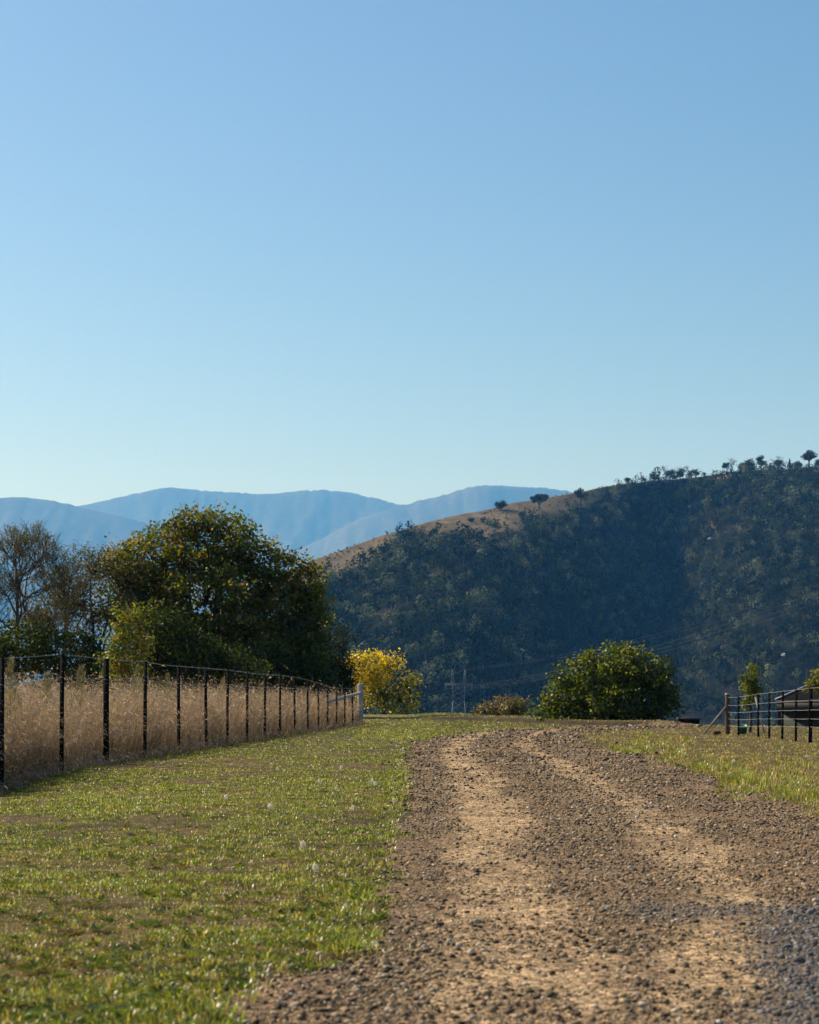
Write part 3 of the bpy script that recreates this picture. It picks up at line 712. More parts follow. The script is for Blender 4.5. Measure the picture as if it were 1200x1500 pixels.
# twiggy, half bare tree left of the big one
tw = [LB(140, 830, 94, 45, 38), LB(185, 850, 94, 40, 45), LB(110, 880, 94, 55, 45), LB(170, 905, 94, 60, 40), LB(55, 905, 94, 50, 35)]
tree('thinning_tree', 'thin brown olive tree losing its leaves, left of the large autumn tree', 'tree', foot(140, 94), tw, 640, 12, .34, .14,
     [(0.10, 0.105, 0.024), (0.16, 0.135, 0.04), (0.20, 0.145, 0.065), (0.045, 0.053, 0.015)], [0.35, 0.3, 0.12, 0.23], M_leafdull, .14, .3, .15, limbs=40, twigs=60, bark=M_bark)
def bare_tree(name, label, base, stems, lvl, len0, r0, leafn, mat, pal, group=None, spread=.55, leafsize=.12, cat='bare tree', minr=0.006):
    e = empty(name, base, label, cat, group); mb = MB(); tips = []
    def rec(p, d, L, r, k):
        n = 4; pts = [p]; dd = d.copy()
        for i in range(n):
            dd = unit(dd+rng.normal(0, .16, 3)+np.array([0, 0, .06])); pts.append(pts[-1]+dd*L/n)
        mb.tube(pts, np.linspace(r, max(r*.62, minr), n+1), 5 if k > 2 else 4, cap=False)
        if k <= 3: tips.extend(pts[1:])
        if k == 0: return
        for j in range(3 if rng.random() < .8 else 2):
            ax = unit(rng.normal(0, 1, 3)); nd = unit(dd+np.cross(dd, ax)*spread*rng.uniform(.7, 1.7))
            rec(pts[-1]-dd*r*.2 if j == 0 else pts[rng.integers(1, n+1)], nd, L*rng.uniform(.62, .86), max(r*.62, minr), k-1)
    for (s, d, L, r, k) in stems:
        if k == 0: mb.tube([(0, 0, -.1), (.03, 0, L*.5), (0, 0, L)], [r, r*.9, r*.8], 7)
        else: rec(np.array(s, float), unit(np.array(d, float)), L, r, k)
    mb.build('trunk', mat, e, True)
    if leafn:
        t = np.array(tips); i = rng.integers(len(t), size=leafn); pos = t[i]+rng.normal(0, .06, (leafn, 3))
        c = np.array(pal)[rng.integers(len(pal), size=leafn)]*(0.6+.8*rng.random((leafn, 1)))
        v, fq, cc = leaves(pos, rng.normal(0, 1, (leafn, 3))+np.array([0, 0, .3]), leafsize*(.6+.7*rng.random(leafn)), c, .55)
        add('crown', mesh('crown', v, [fq], M_leafdull, cc), e)
    return e
Dl = 90.0
b0 = np.array(foot(25, Dl)); pal_b = [(0.17, 0.165, 0.055), (0.13, 0.145, 0.04), (0.21, 0.165, 0.07)]
z1 = Z(856, Dl)-b0[2]
def crown_stems(z, L, r, lv, n):
    st = [((0, 0, 0), (0, 0, 1), z, r*1.6, 0)]
    for i in range(n):
        a = 2.4*i+.4; k = .25+.75*i/(n-1)
        st.append(((0, 0, z*(.45+.55*k)), (math.cos(a)*(1.15-k), math.sin(a)*(1.15-k), .45+.55*k), L*(1.0-.15*k), r, lv))
    return st
bare_tree('bare_tree', 'almost leafless tree with fine grey twigs at the left edge', b0, crown_stems(z1, 1.42, .055, 5, 10), 0, 0, 0, 9000, M_bark, pal_b, leafsize=.075, spread=.62, minr=.0065)
b1 = np.array(foot(95, 92)); z2 = Z(880, 92)-b1[2]
bare_tree('bare_tree', 'smaller leafless tree with crooked limb beside the thinning tree', b1, crown_stems(z2, 1.25, .045, 5, 8), 0, 0, 0, 7000, M_bark, pal_b, leafsize=.075, spread=.65, minr=.006)
b2 = np.array(foot(-50, 93)); z3 = Z(870, 93)-b2[2]
bare_tree('bare_tree', 'leafless tree cut off by the left edge of the picture', b2, crown_stems(z3, 1.5, .055, 5, 8), 0, 0, 0, 3600, M_bark, pal_b, leafsize=.075, spread=.62, minr=.0065)
# yellow tree past the end of the fence
DY = 116.0
def w_yel(c, dv, top):
    h = np.clip(c[:, 2]/top, 0, 1); u = sstep(.24, .66, h-.10*c[:, 0]/1.5)
    w = np.stack([.70*u+.05, .28*np.ones_like(u), .62*(1-u)+.03, .34*(1-u)+.02], 1); return w/w.sum(1, keepdims=True)
tree('yellow_tree', 'small bright yellow autumn tree just beyond the end of the fence', 'tree', foot(563, DY),
     [LB(542, 980, DY, 30, 29), LB(572, 976, DY, 21, 22), LB(522, 968, DY, 16, 14), LB(601, 1006, DY, 19, 21), LB(545, 1015, DY, 36, 30), LB(590, 1030, DY, 28, 18)], 380, 17, .20, .15,
     [(0.66, 0.48, 0.014), (0.44, 0.40, 0.02), (0.17, 0.20, 0.02), (0.06, 0.075, 0.015)], w_yel, M_yellow, .10, .25, .35, limbs=26)
# dry shrub and the round bush on the right
DS = 92.0
tree('dry_shrub', 'low brown dry shrub with a bleached limb left of the round bush', 'shrub', foot(730, DS), [LB(712, 1042, DS, 22, 14), LB(745, 1036, DS, 26, 18), LB(763, 1040, DS, 16, 18)], 150, 20, .13, .10,
     [(0.21, 0.155, 0.07), (0.13, 0.12, 0.03), (0.28, 0.23, 0.16), (0.03, 0.032, 0.012)], [.36, .3, .2, .14], M_leaf, .06, .3, .3, twigs=40, bark=M_twig)
DB = 74.0
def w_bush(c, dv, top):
    u = np.clip(.5-c[:, 0]/4+.35*(c[:, 2]/top-.5), 0, 1)  # sunlit side put into the leaf colour: brighter toward left and top
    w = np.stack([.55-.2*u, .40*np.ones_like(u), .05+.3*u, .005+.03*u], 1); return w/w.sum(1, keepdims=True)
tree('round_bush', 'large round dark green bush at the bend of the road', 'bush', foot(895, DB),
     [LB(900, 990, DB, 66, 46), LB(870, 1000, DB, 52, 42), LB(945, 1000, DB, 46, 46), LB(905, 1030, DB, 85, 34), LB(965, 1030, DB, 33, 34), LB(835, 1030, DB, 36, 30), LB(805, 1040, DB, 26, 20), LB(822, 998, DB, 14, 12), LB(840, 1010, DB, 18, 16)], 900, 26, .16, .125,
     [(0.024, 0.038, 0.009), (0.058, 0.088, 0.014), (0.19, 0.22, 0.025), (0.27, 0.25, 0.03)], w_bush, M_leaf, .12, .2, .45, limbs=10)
# two young trees by the right fence
DT = 53.0
tree('young_tree', 'slim young tree with small yellow green leaves inside the right fence', 'tree', foot(1097, DT),
     [LB(1103, 988, DT, 7.5, 16), LB(1096, 1003, DT, 9, 15), LB(1105, 1010, DT, 9, 16), LB(1087, 995, DT, 7, 8), LB(1097, 1026, DT, 11, 8), LB(1104, 975, DT, 5, 9), LB(1095, 1034, DT, 7, 6)], 170, 15, .055, .062,
     [(0.08, 0.125, 0.016), (0.17, 0.20, 0.025), (0.25, 0.24, 0.05), (0.025, 0.035, 0.01)], [.38, .34, .1, .18], M_leaf, .045, .55, .2, limbs=8)
tree('young_tree', 'young tree with yellow leaves cut off by the right edge', 'tree', foot(1212, DT),
     [LB(1205, 990, DT, 14, 14), LB(1193, 1008, DT, 10, 8), LB(1215, 1005, DT, 16, 16), LB(1187, 1000, DT, 6, 6)], 70, 15, .07, .08,
     [(0.10, 0.12, 0.018), (0.24, 0.22, 0.03), (0.3, 0.2, 0.03)], [.4, .4, .2], M_leaf, .045, .55, .2, limbs=8)
# things at the foot of the young tree
M_green = std_mat('green_plastic', (0.03, 0.11, 0.07), (0.05, 0.17, 0.11), 12, .45, 0, .1)
tp = foot(1089, 51.5); mb = MB(); mb.lathe([(.001, .01), (.10, .012), (.13, .18), (.145, .19), (.145, .205), (.125, .2), (.1, .06), (.001, .05)], (0, 0, 0), 16)
o = mb.build('plastic_tub', M_green, None, True); o.location = (tp[0], tp[1], tp[2]+.02); o.rotation_euler = (.25, -.2, 0)
tag(o, 'green plastic tub at the foot of the young tree inside the right fence', 'tub')
sp = foot(1114, 52.5); mb = MB(); mb.bar((0.12, 0, -.05), (-.12, .05, .95), .05, .03)
mb.bar((0.12, -.02, .30), (0.06, -.02, .34), .012, .02)
o = mb.build('tree_stake', M_greywood); o.location = sp
tag(o, 'pale timber stake leaning by the young tree inside the right fence', 'stake')

# ------------------------------------------------------------------ shed and box below the crest on the right
M_dark = std_mat('charcoal_sheet', (0.006, 0.0065, 0.008), (0.010, 0.011, 0.012), 2, .95, 0, .1, spec=.05)
M_fascia = std_mat('pale_fascia', (0.036, 0.036, 0.036), (0.06, 0.06, 0.058), 1.5, .7, 0, .1)
M_cap = std_mat('zinc_ridge_cap', (0.25, 0.26, 0.28), (0.33, 0.35, 0.37), 3, .5, .2, 0)
M_wall = std_mat('green_grey_wall', (0.04, 0.055, 0.05), (0.065, 0.08, 0.07), 2, .8, 0, .1)
SD = 78.0; sx0 = X(1138, SD); sg = float(ground_h(sx0+3, SD))-.3
sh = empty('open_shed', (sx0, SD, sg), 'low open shed with dark roof and pale fascia below the crest on the right', 'shed')
sh.rotation_euler = (0, 0, -R(10.5))
zf0, zf1, zr = Z(1041, SD)-sg, Z(1026, SD)-sg, Z(1004, SD)-sg
Wd = 8.0; Dp = 5.0; xs = X(1184, SD)-sx0
mb = MB(); mb.box((Wd/2, 0, (zf0+zf1)/2), (Wd, .12, zf1-zf0)); mb.box((0.06, Dp/2+.062, (zf0+zf1)/2), (.12, Dp-.13, zf1-zf0)); mb.box((Wd/2, -.07, zf1-.05), (Wd+.1, .1, .1))
mb.build('fascia', M_fascia, sh)
mb = MB()
e0, e1, e2, e3 = (-.05, -.12, zf1+.01), (Wd+.1, -.12, zf1+.01), (Wd+.1, Dp+.1, zf1+.01), (-.05, Dp+.1, zf1+.01); r0_, r1_ = (xs, Dp/2, zr), (Wd-xs, Dp/2, zr)
mb.put([e0, e1, e2, e3, r0_, r1_, *[(p[0], p[1], p[2]-.04) for p in (e0, e1, e2, e3)]], [(0, 1, 5, 4), (2, 3, 4, 5), (9, 8, 7, 6), (0, 6, 7, 1), (1, 7, 8, 2), (2, 8, 9, 3), (3, 9, 6, 0)], [(3, 0, 4), (1, 2, 5)])
rf = mb.build('roof', M_dark, sh)
mb = MB(); up = np.array([0, 0, .03])
for a, b in ((e0, r0_), (r0_, r1_), (e3, r0_), (e1, r1_)): mb.bar(np.array(a)+up, np.array(b)+up, .07, .04)
mb.build('ridge_cap', M_cap, rf)
for x_ in (0.1, 1.9, 3.7, 5.5): 
    mb = MB(); mb.box((x_, 0.02, zf0/2-.005), (.14, .14, zf0-.01)); mb.build('post', M_dark, sh)
mb = MB(); mb.box((Wd/2, Dp-.1, zf1/2), (Wd-.3, .1, zf1-.06)); mb.build('back_wall', M_wall, sh)
BD = 76.0; bx0, bx1 = X(994, BD), X(1023, BD); bz1 = Z(1051.5, BD); bg = float(ground_h((bx0+bx1)/2, BD))
cb = empty('storage_box', ((bx0+bx1)/2, BD, bg), 'low black storage box with a flat lid right of the round bush', 'box')
h_ = bz1-bg; w_ = bx1-bx0
mb = MB(); mb.box((0, 0, (h_-.06)/2), (w_, .6, h_-.06)); [mb.box((k*w_/3, -.31, (h_-.06)/2), (.03, .02, h_-.1)) for k in (-1, 0, 1)]; mb.build('body', M_dark, cb)
mb = MB(); mb.box((0, 0, h_-.03), (w_+.08, .7, .055)); mb.build('lid', M_fascia, cb)

# ------------------------------------------------------------------ dandelion clocks
M_fluff = leaf_mat('dandelion_fluff', .5, .0, .5, (1, .97, .9, 1))
def dandelion_meshes(rad, hgt):
    sm = MB(); sm.tube([(0, 0, -.02), (.006, .004, hgt*.5), (0, 0, hgt)], .0022, 5)
    st = sm.mesh('stem', M_leafdull_s, None)
    n = 150; dv = unit(rng.normal(0, 1, (n, 3))); c = np.array([0, 0, hgt])
    fv, fq, fc = leaves(c+dv*rad*rng.uniform(.75, 1, (n, 1)), dv, np.full(n, rad*.42), np.tile(np.array([[.9, .86, .78]]), (n, 1)), .9, .3)
    n2 = 60; d2 = unit(rng.normal(0, 1, (n2, 3))); s2 = unit(np.cross(d2, rng.normal(0, 1, (n2, 3))))*.0012
    tv = np.stack([c+0*d2-s2, c+0*d2+s2, c+d2*rad*.9], 1).reshape(-1, 3)
    hd = mesh('seed_head', np.concatenate([fv, tv]), [fq, np.arange(n2*3).reshape(-1, 3)+len(fv)], M_fluff, np.concatenate([fc, np.tile([[.5, .45, .35]], (n2*3, 1))]))
    return st, hd
M_leafdull_s = std_mat('flower_stalk', (.12, .13, .05), (.2, .17, .09), 20, .7, 0, 0)
dst, dhd = dandelion_meshes(.022, .085)
GRP = 'dandelion seed heads in the grass'
dl = [(165, 1113, 'dandelion clock at the foot of the thick third fence post'), (331, 1168, 'single dandelion clock farthest left in the open lawn'), (396, 1181, None), (469, 1144, None), (500, 1124, None), (513, 1102, None), (544, 1145, 'bright dandelion clock in the middle of the lawn near the road'), (515, 1184, 'large dandelion clock below the bright pair in the lawn'), (577, 1172, 'dandelion clock close to the left road edge'), (580, 1092, 'dandelion clock on the bright green patch by the far road edge'), (445, 1237, 'nearest dandelion clock in the lawn'), (493, 1155, None), (552, 1147, None), (465, 1270, None), (407, 1125, None), (545, 1097, None), (281, 1086, 'dandelion clock at the foot of the fence beyond the fifth post'),
      (1147, 1097, 'dandelion clock left of the pair in the right verge'), (1182, 1108, 'dandelion clock nearest the right edge in the right verge'), (1000, 1098, 'dandelion clock beside the green tuft in the right verge'), (1075, 1113, None)]
first = True
for px, py, lab in dl:
    d = GD(py+.085*F/60*0.55) if py < 1100 else None
    # the head sits 8.5 cm above the ground: solve the depth for the head's height
    d = F*(EYE-.085)/(py-HOR); x = X(px, d)
    e = empty('dandelion', (x, d, float(ground_h(x, d))), lab or 'small white dandelion clock on a thin stalk in the mown lawn', 'dandelion', GRP)
    s = random.uniform(.6, 1.05); e.scale = (s, s, 1); e.rotation_euler = (random.gauss(0, .08), random.gauss(0, .08), random.random()*6)
    add('stem', dst, e); add('seed_head', dhd, e)

# ------------------------------------------------------------------ white bird over the valley
bp = P(1147, 960, 150.0); M_white = std_mat('white_feathers', (.75, .75, .74), (.85, .85, .84), 10, .8, 0, 0)
e = empty('bird', bp, 'small white bird flying in front of the dark hillside', 'bird')
mb = MB(); mb.lathe([(.001, -.16), (.03, -.13), (.055, -.02), (.05, .06), (.032, .10), (.036, .13), (.025, .16), (.001, .175)], (0, 0, 0), 10)
bo = mb.build('body', M_white, e, True); bo.rotation_euler = (R(100), 0, R(60))
for s in (-1, 1):
    mb = MB(); pts = [(0, .05, .03), (s*.10, .06, .12), (s*.24, .0, .17), (s*.30, -.07, .16), (s*.2, -.10, .13), (s*.09, -.09, .09), (0, -.07, .025)]
    mb.put(pts+[(p[0], p[1], p[2]-.012) for p in pts], [(0, 1, 5, 6), (1, 2, 4, 5), (7, 13, 12, 8), (8, 12, 11, 9)]+[(i, i+7, (i+1) % 7+7, (i+1) % 7) for i in range(7)], [(2, 3, 4), (9, 11, 10)])
    w = mb.build('wing', M_white, e); w.rotation_euler = (0, 0, R(60))

# ------------------------------------------------------------------ the wooded hill
RIDGE = np.array([(-300, 1100, 1500), (100, 985, 1700), (200, 945, 1750), (330, 882, 1820), (400, 848, 1860), (455, 823, 1900), (560, 788, 2000), (640, 766, 2080), (700, 752, 2150), (740, 741, 2180), (800, 730, 2230), (830, 723, 2260), (870, 713, 2300), (900, 705, 2320), (950, 698, 2350), (1000, 694, 2380), (1060, 691, 2400), (1120, 688, 2430), (1200, 686, 2460), (1350, 672, 2500), (1600, 690, 2500), (1900, 760, 2450), (2300, 900, 2300)], float)
def gs(p, c, w): return np.exp(-((p-c)/w)**2)
def hill(px, t):
    px = np.asarray(px, float); t = np.asarray(t, float)
    yr = np.interp(px, RIDGE[:, 0], RIDGE[:, 1]); dr = np.interp(px, RIDGE[:, 0], RIDGE[:, 2])
    yr = yr+2.2*(fbm(px/40, px*0+.5, 303, 3)-.5)*2
    db = 1420.0
    G = -190*gs(px, 640, 130)+330*gs(px, 965, 105)-60*gs(px, 1200, 70)+120*gs(px, 1330, 90)-120*gs(px, 380, 100)
    tc = np.clip(t, 0, 1)
    d = db+(dr-db)*tc+G*np.sin(math.pi*np.clip(tc*.92+.08*0, 0, 1))**1.1*(1-.25*tc)
    zr = EYE+(HOR-yr)/F*dr; zb = -75.0
    z = zb+(zr-zb)*(tc**.92)
    x = (px-600)/F*d
    fade = np.sin(math.pi*np.clip(tc, 0, 1))
    z = z+fade*(22*(fbm(x/130, d/130, 311, 4)-.5)*2+5*(fbm(x/30, d/30, 317, 3)-.5))
    over = np.maximum(t-1, 0)
    d2 = d+over*900; z = z-over*over*260-over*20
    return (px-600)/F*d*(1+over*.02), d2, z
def grassmask(px, t, x, y, z):
    py = HOR-F*(z-EYE)/y; yr = np.interp(px, RIDGE[:, 0], RIDGE[:, 1])
    th_ = np.interp(px, [300, 455, 520, 560, 600, 640, 680, 720, 770, 830, 880, 920, 1000, 1060, 1100, 1200], [55, 44, 36, 25, 20, 26, 36, 46, 40, 34, 24, 12, 7, 11, 8, 4])
    n = fbm(px/22, py/9, 331, 4)
    g = 1-sstep(.75, 1.25, (py-yr)/th_+1.1*(n-.5))
    for cx, cy, rx, ry in ((575, 905, 20, 7), (592, 868, 16, 7), (640, 842, 14, 6), (720, 800, 16, 5), (655, 1035, 24, 7), (1090, 772, 14, 5), (1045, 770, 8, 5), (955, 760, 10, 4), (530, 868, 10, 4)):
        g = np.maximum(g, np.exp(-(((px-cx+14*(n-.5))/rx)**2+((py-cy)/ry)**2))*1.1)
    return np.clip(g, 0, 1), py
hp = np.arange(-300, 2301, 6.0); ht = np.concatenate([np.linspace(0, 1, 110), np.linspace(1.03, 2.6, 14)])
HP, HT = np.meshgrid(hp, ht); hx, hy, hz = hill(HP, HT)
gm, _ = grassmask(HP, HT, hx, hy, hz)
n2 = fbm(hx/14, hy/14, 341, 4).ravel()
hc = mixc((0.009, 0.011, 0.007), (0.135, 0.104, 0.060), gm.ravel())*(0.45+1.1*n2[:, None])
ii = np.arange(HP.size).reshape(HP.shape)
hq = np.stack([ii[:-1, :-1], ii[:-1, 1:], ii[1:, 1:], ii[1:, :-1]], -1).reshape(-1, 4)
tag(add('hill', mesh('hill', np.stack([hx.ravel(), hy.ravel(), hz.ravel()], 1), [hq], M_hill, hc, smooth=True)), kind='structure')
# the wood that covers it: one mass of small crowns
def crowns(base, H, W, pal_i, nl, fsize):
    """nl leaf clumps per tree"""
    n = len(base); k = nl
    lob = rng.integers(0, 3, (n, k)); lc = rng.normal(0, .28, (n, 3, 3)); lc[..., 2] = np.linspace(.50, .78, 3)[None]+rng.normal(0, .06, (n, 3))
    cc = np.take_along_axis(lc, lob[..., None].repeat(3, 2), 1)
    dv = unit(rng.normal(0, 1, (n, k, 3))); r_ = rng.random((n, k, 1))**.22
    p = cc*np.array([1, 1, 1.0])+dv*r_*np.array([.34, .34, .25])
    pos = np.stack([p[..., 0]*W[:, None], p[..., 1]*W[:, None], p[..., 2]*H[:, None]], -1)+base[:, None]
    nrm = dv*1.6+rng.normal(0, .35, (n, k, 3))+np.array([0, 0, .2])
    tc_ = np.repeat(pal_i, k, 0)*(.75+.5*rng.random((n*k, 1)))
    sz = np.repeat(W, k)*fsize*(.6+.8*rng.random(n*k))
    return leaves(pos.reshape(-1, 3), nrm.reshape(-1, 3), sz, tc_, .8, .2)
nT = 8600
tp_ = rng.uniform(250, 1500, nT); tt = rng.random(nT)**.85*.985+.012
tx, ty, tz = hill(tp_, tt); gmt, tpy = grassmask(tp_, tt, tx, ty, tz)
dens = fbm(tx/70, ty/70, 351, 3)
keep = (rng.random(nT) > gmt*1.15) & (rng.random(nT) < (.6+.4*sstep(.2, .42, dens))) & (tpy < 1075)
tx, ty, tz, tp_, tpy = tx[keep], ty[keep], tz[keep], tp_[keep], tpy[keep]
nT = len(tx); kind = fbm(tx/110, ty/110, 361, 3)
W = 6.0+8.5*rng.random(nT)**1.8+3.5*(kind > .55)*rng.random(nT); H = W*(1.05+.6*rng.random(nT))
pal = np.array([(0.018, 0.030, 0.014), (0.055, 0.074, 0.036), (0.14, 0.16, 0.085), (0.009, 0.017, 0.009)])  # palest entry paints crowns as sunlit, the darkest as shaded
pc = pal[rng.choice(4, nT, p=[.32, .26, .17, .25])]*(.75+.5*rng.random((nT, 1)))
sp_ = rng.uniform(430, 1250, 5200); st_ = rng.uniform(.55, 1.0, 5200); ux, uy, uz = hill(sp_, st_); gu, _ = grassmask(sp_, st_, ux, uy, uz)
ku = (gu > .3) & (rng.random(5200) < .8*sstep(.35, .7, fbm(ux/25, uy/25, 371, 3)))
tx, ty, tz = (np.concatenate(a) for a in ((tx, ux[ku]), (ty, uy[ku]), (tz, uz[ku]))); nu = int(ku.sum())
W = np.concatenate([W, 1.2+2.6*rng.random(nu)**2]); H = np.concatenate([H, 1.0+1.8*rng.random(nu)]); pc = np.concatenate([pc, pal[rng.choice([0, 1, 3], nu)]]); nT += nu
v, fq, c = crowns(np.stack([tx, ty, tz], 1), H, W, pc, 84, .16)
mb_v = []; n0 = len(v)
# slender pale trunks
tw_ = .22; T0 = np.stack([tx, ty, tz-.5], 1); T1 = T0+np.stack([rng.normal(0, .3, nT), rng.normal(0, .3, nT), H*.6], 1)
tv = np.stack([T0+[-tw_, 0, 0], T0+[tw_, 0, 0], T0+[0, tw_, 0], T1], 1).reshape(-1, 3); ti = (np.arange(nT)*4)[:, None]
tf = np.concatenate([ti+np.array([[0, 1, 3]]), ti+np.array([[1, 2, 3]]), ti+np.array([[2, 0, 3]])])+n0
tcol = np.repeat(np.array([[.14, .13, .11]])*(.5+.9*rng.random((nT, 1))), 4, 0)
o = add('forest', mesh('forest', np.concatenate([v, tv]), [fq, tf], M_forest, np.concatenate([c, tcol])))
tag(o, 'dense eucalypt wood covering the shaded face of the hill', 'wood', kind='stuff')
# single trees on the ridge and on the open grass
def hill_at(px, py):
    t = np.linspace(.3, 1.0, 300); x, y, z = hill(np.full(300, px), t); yy = HOR-F*(z-EYE)/y
    i = int(np.argmin(np.abs(yy-py))); return np.array([x[i], y[i], z[i]])
def ridge_tree(px, pyb, hpx, wpx, label, shape='round', name='gum_tree'):
    b = hill_at(px, pyb) if pyb else hill_at(px, np.interp(px, RIDGE[:, 0], RIDGE[:, 1])); m = b[1]/F
    H = hpx*m; W = wpx*m; e = empty(name, b, label, 'tree', 'trees standing along the hill ridge')
    mb = MB(); mb.tube([(0, 0, -1), (.3, 0, H*.3), (.1, 0, H*.6)], [W*.05+.15, W*.035+.12, .12], 6)
    nl = 7 if shape != 'small' else 4; cs = []
    for i in range(nl):
        if shape == 'umbrella': c = np.array([rng.uniform(-.36, .36)*W, rng.uniform(-.3, .3)*W, H*rng.uniform(.42, .86)]); rad = W*.24
        elif shape == 'cone': h_ = (i+.6)/nl; c = np.array([rng.normal(0, .04)*W, 0, H*(.12+.78*h_)]); rad = W*.45*(1-h_*.85)
        else: a = rng.random()*6.28; c = np.array([math.cos(a)*W*.24, math.sin(a)*W*.24, H*rng.uniform(.28, .76)]); rad = W*.30
        cs.append((c, rad)); limb(mb, (.2, 0, H*.3), c, W*.022+.08, .06, 4, .05)
    mb.build('trunk', M_bark, e, True)
    ps, ns_ = [], []
    for c, rad in cs:
        k = 90; d_ = unit(rng.normal(0, 1, (k, 3))); ps.append(c+d_*rad*(rng.random((k, 1))**.4)*np.array([1, 1, .8])); ns_.append(d_+np.array([0, 0, .3])+rng.normal(0, .5, (k, 3)))
    ps = np.concatenate(ps); ns_ = np.concatenate(ns_)
    cc = np.array([.042, .05, .022])*(.6+.7*rng.random((len(ps), 1)))
    v, fq, c = leaves(ps, ns_, W*.11*(.6+.8*rng.random(len(ps))), cc, .8)
    add('crown', mesh('crown', v, [fq], M_forest, c), e)
def dead_tree(px, hpx, label, pyb=None):
    b = hill_at(px, pyb or np.interp(px, RIDGE[:, 0], RIDGE[:, 1])); m = b[1]/F; H = hpx*m
    return bare_tree('dead_tree', label, b, [((0, 0, 0), (0, 0, 1), H*.2, .38, 0), ((0, 0, H*.17), (rng.normal(0, .2), 0, 1), H*.28, .33, 4), ((0, 0, H*.12), (rng.choice((-1, 1))*.6, .1, .8), H*.3, .28, 3)], 0, 0, 0, 0, M_twig, None, 'dead trees along the hill ridge', .5, cat='dead tree', minr=.11)
RT = [(733, 747, 13, 20, 'round', 'low rounded tree lowest on the open ridge, with its shadow on the grass'), (790, 748, 27, 26, 'umbrella', 'lone spreading tree on the open grassy ridge, left of the pair'), (851, 740, 27, 20, 'umbrella', 'lone tree on the grassy ridge where the wood begins'),
      (919, None, 9, 11, 'round', 'leftmost small round tree on the wooded skyline'), (961, None, 11, 11, 'round', 'small dark tree on the skyline among dead trees'), (982, 703, 18, 16, 'round', 'rounded skyline tree, left of a close pair'), (996, 700, 16, 12, 'round', 'rounded skyline tree, right of a close pair'),
      (1019, None, 14, 12, 'round', 'compact dark tree alone on a bare part of the skyline'), (1032, None, 6, 7, 'small', 'tiny bush on the skyline right of the compact dark tree'), (1065, None, 17, 13, 'umbrella', 'small leaning tree on the skyline left of the large domed one'), (1093, 697, 27, 27, 'round', 'large domed tree on the skyline'),
      (1115, None, 22, 19, 'umbrella', 'open forked tree right of the large domed one'), (1130, None, 8, 8, 'small', 'tiny bush on the skyline right of the forked tree'), (1141, None, 17, 17, 'round', 'mid sized rounded skyline tree near the small spire-shaped tree'), (1157, None, 17, 9, 'cone', 'small spire-shaped dark tree on the skyline'), (1169, None, 13, 14, 'round', 'low tree between the spire-shaped tree and the tallest one'),
      (1185, None, 30, 26, 'umbrella', 'tallest tree on the skyline at the right edge'), (1200, None, 16, 14, 'round', 'bushy tree at the right edge below the tallest skyline tree'),
      (568, 812, 12, 9, 'round', 'single round tree low on the grassy spur'), (600, 806, 14, 12, 'round', 'tree on the edge of the wood below the grassy spur'), (690, 764, 7, 12, 'small', 'low bush on the ridge at the left of the tree with a shadow'), (712, 768, 9, 18, 'small', 'dark low bush on the grassy slope below the ridge'), (766, 757, 9, 14, 'small', 'low bush on the grass left of the lone spreading tree')]
for px, pb, h, w, s, lab in RT: ridge_tree(px, pb, h, w, lab, s)
for px, h, lab in [(932, 13, 'thin dead tree leftmost on the skyline'), (940, 17, 'taller thin dead tree second from left on the skyline'), (952, 12, 'short dead tree left of the small dark skyline tree'), (975, 24, 'tall wispy dead tree behind the close pair of rounded trees'), (991, 24, 'upright dead tree between the close pair of rounded trees'), (1010, 22, 'wispy dead tree left of the compact dark tree'),
                   (1044, 9, 'small forked dead tree on the open skyline'), (1070, 25, 'dead branching tree left of the large domed tree'), (1140, 25, 'dead tree rising above the mid sized rounded tree')]: dead_tree(px, h, lab)
dead_tree(566, 10, 'thin dead stump on the grassy spur skyline')
# pale granite outcrops
for px, py, w, lab in [(1128, 788, 20, 'largest pale rock outcrop among the trees on the right of the hill'), (1040, 798, 12, 'small pale rock outcrop left of the largest one'), (1062, 790, 9, 'smallest pale rock between two outcrops on the hill'), (1010, 750, 6, 'thin pale rock high on the wooded slope'), (1030, 862, 11, 'lowest pale rock outcrop on the dark slope')]:
    b = hill_at(px, py); m = b[1]/F; k = 7
    pos = np.stack([rng.normal(0, .17, k)*w*m, rng.normal(0, .10, k)*w*m-5, 4+rng.random(k)*2+np.linspace(0, 2, k)], 1)
    v, fq, c = stones(pos, np.full(k, w*m*.2)*(.5+rng.random(k)), np.tile([[.2, .19, .18]], (k, 1)), ICO_V, ICO_F)
    o = add('rock_outcrop', mesh('rock_outcrop', v, [fq], M_rock, c)); o.location = b; tag(o, lab, 'rock', 'pale rock outcrops on the hill')

# ------------------------------------------------------------------ pylon and lines in the valley
PD = 1420.0; s = PD/F; pb = np.array([X(672, PD), PD, Z(1078, PD)])
py_ = empty('transmission_tower', pb, 'grey steel lattice transmission tower in the valley behind the crest', 'pylon')
def pz(y): return Z(y, PD)-pb[2]
def pxx(x): return (x-672)*s
def lattice(mb, corners0, corners1, n, r):
    """four legs between two rectangles with X bracing"""
    c0 = np.array(corners0, float); c1 = np.array(corners1, float)
    for k in range(4): mb.bar(c0[k], c1[k], r*1.4, r*1.4)
    for i in range(n):
        a = c0+(c1-c0)*i/n; b = c0+(c1-c0)*(i+1)/n
        for k in range(4):
            j = (k+1) % 4; mb.bar(a[k], b[j], r, r); mb.bar(a[j], b[k], r, r)
def rect(cx, w, dp, z): return [(cx-w/2, -dp/2, z), (cx+w/2, -dp/2, z), (cx+w/2, dp/2, z), (cx-w/2, dp/2, z)]
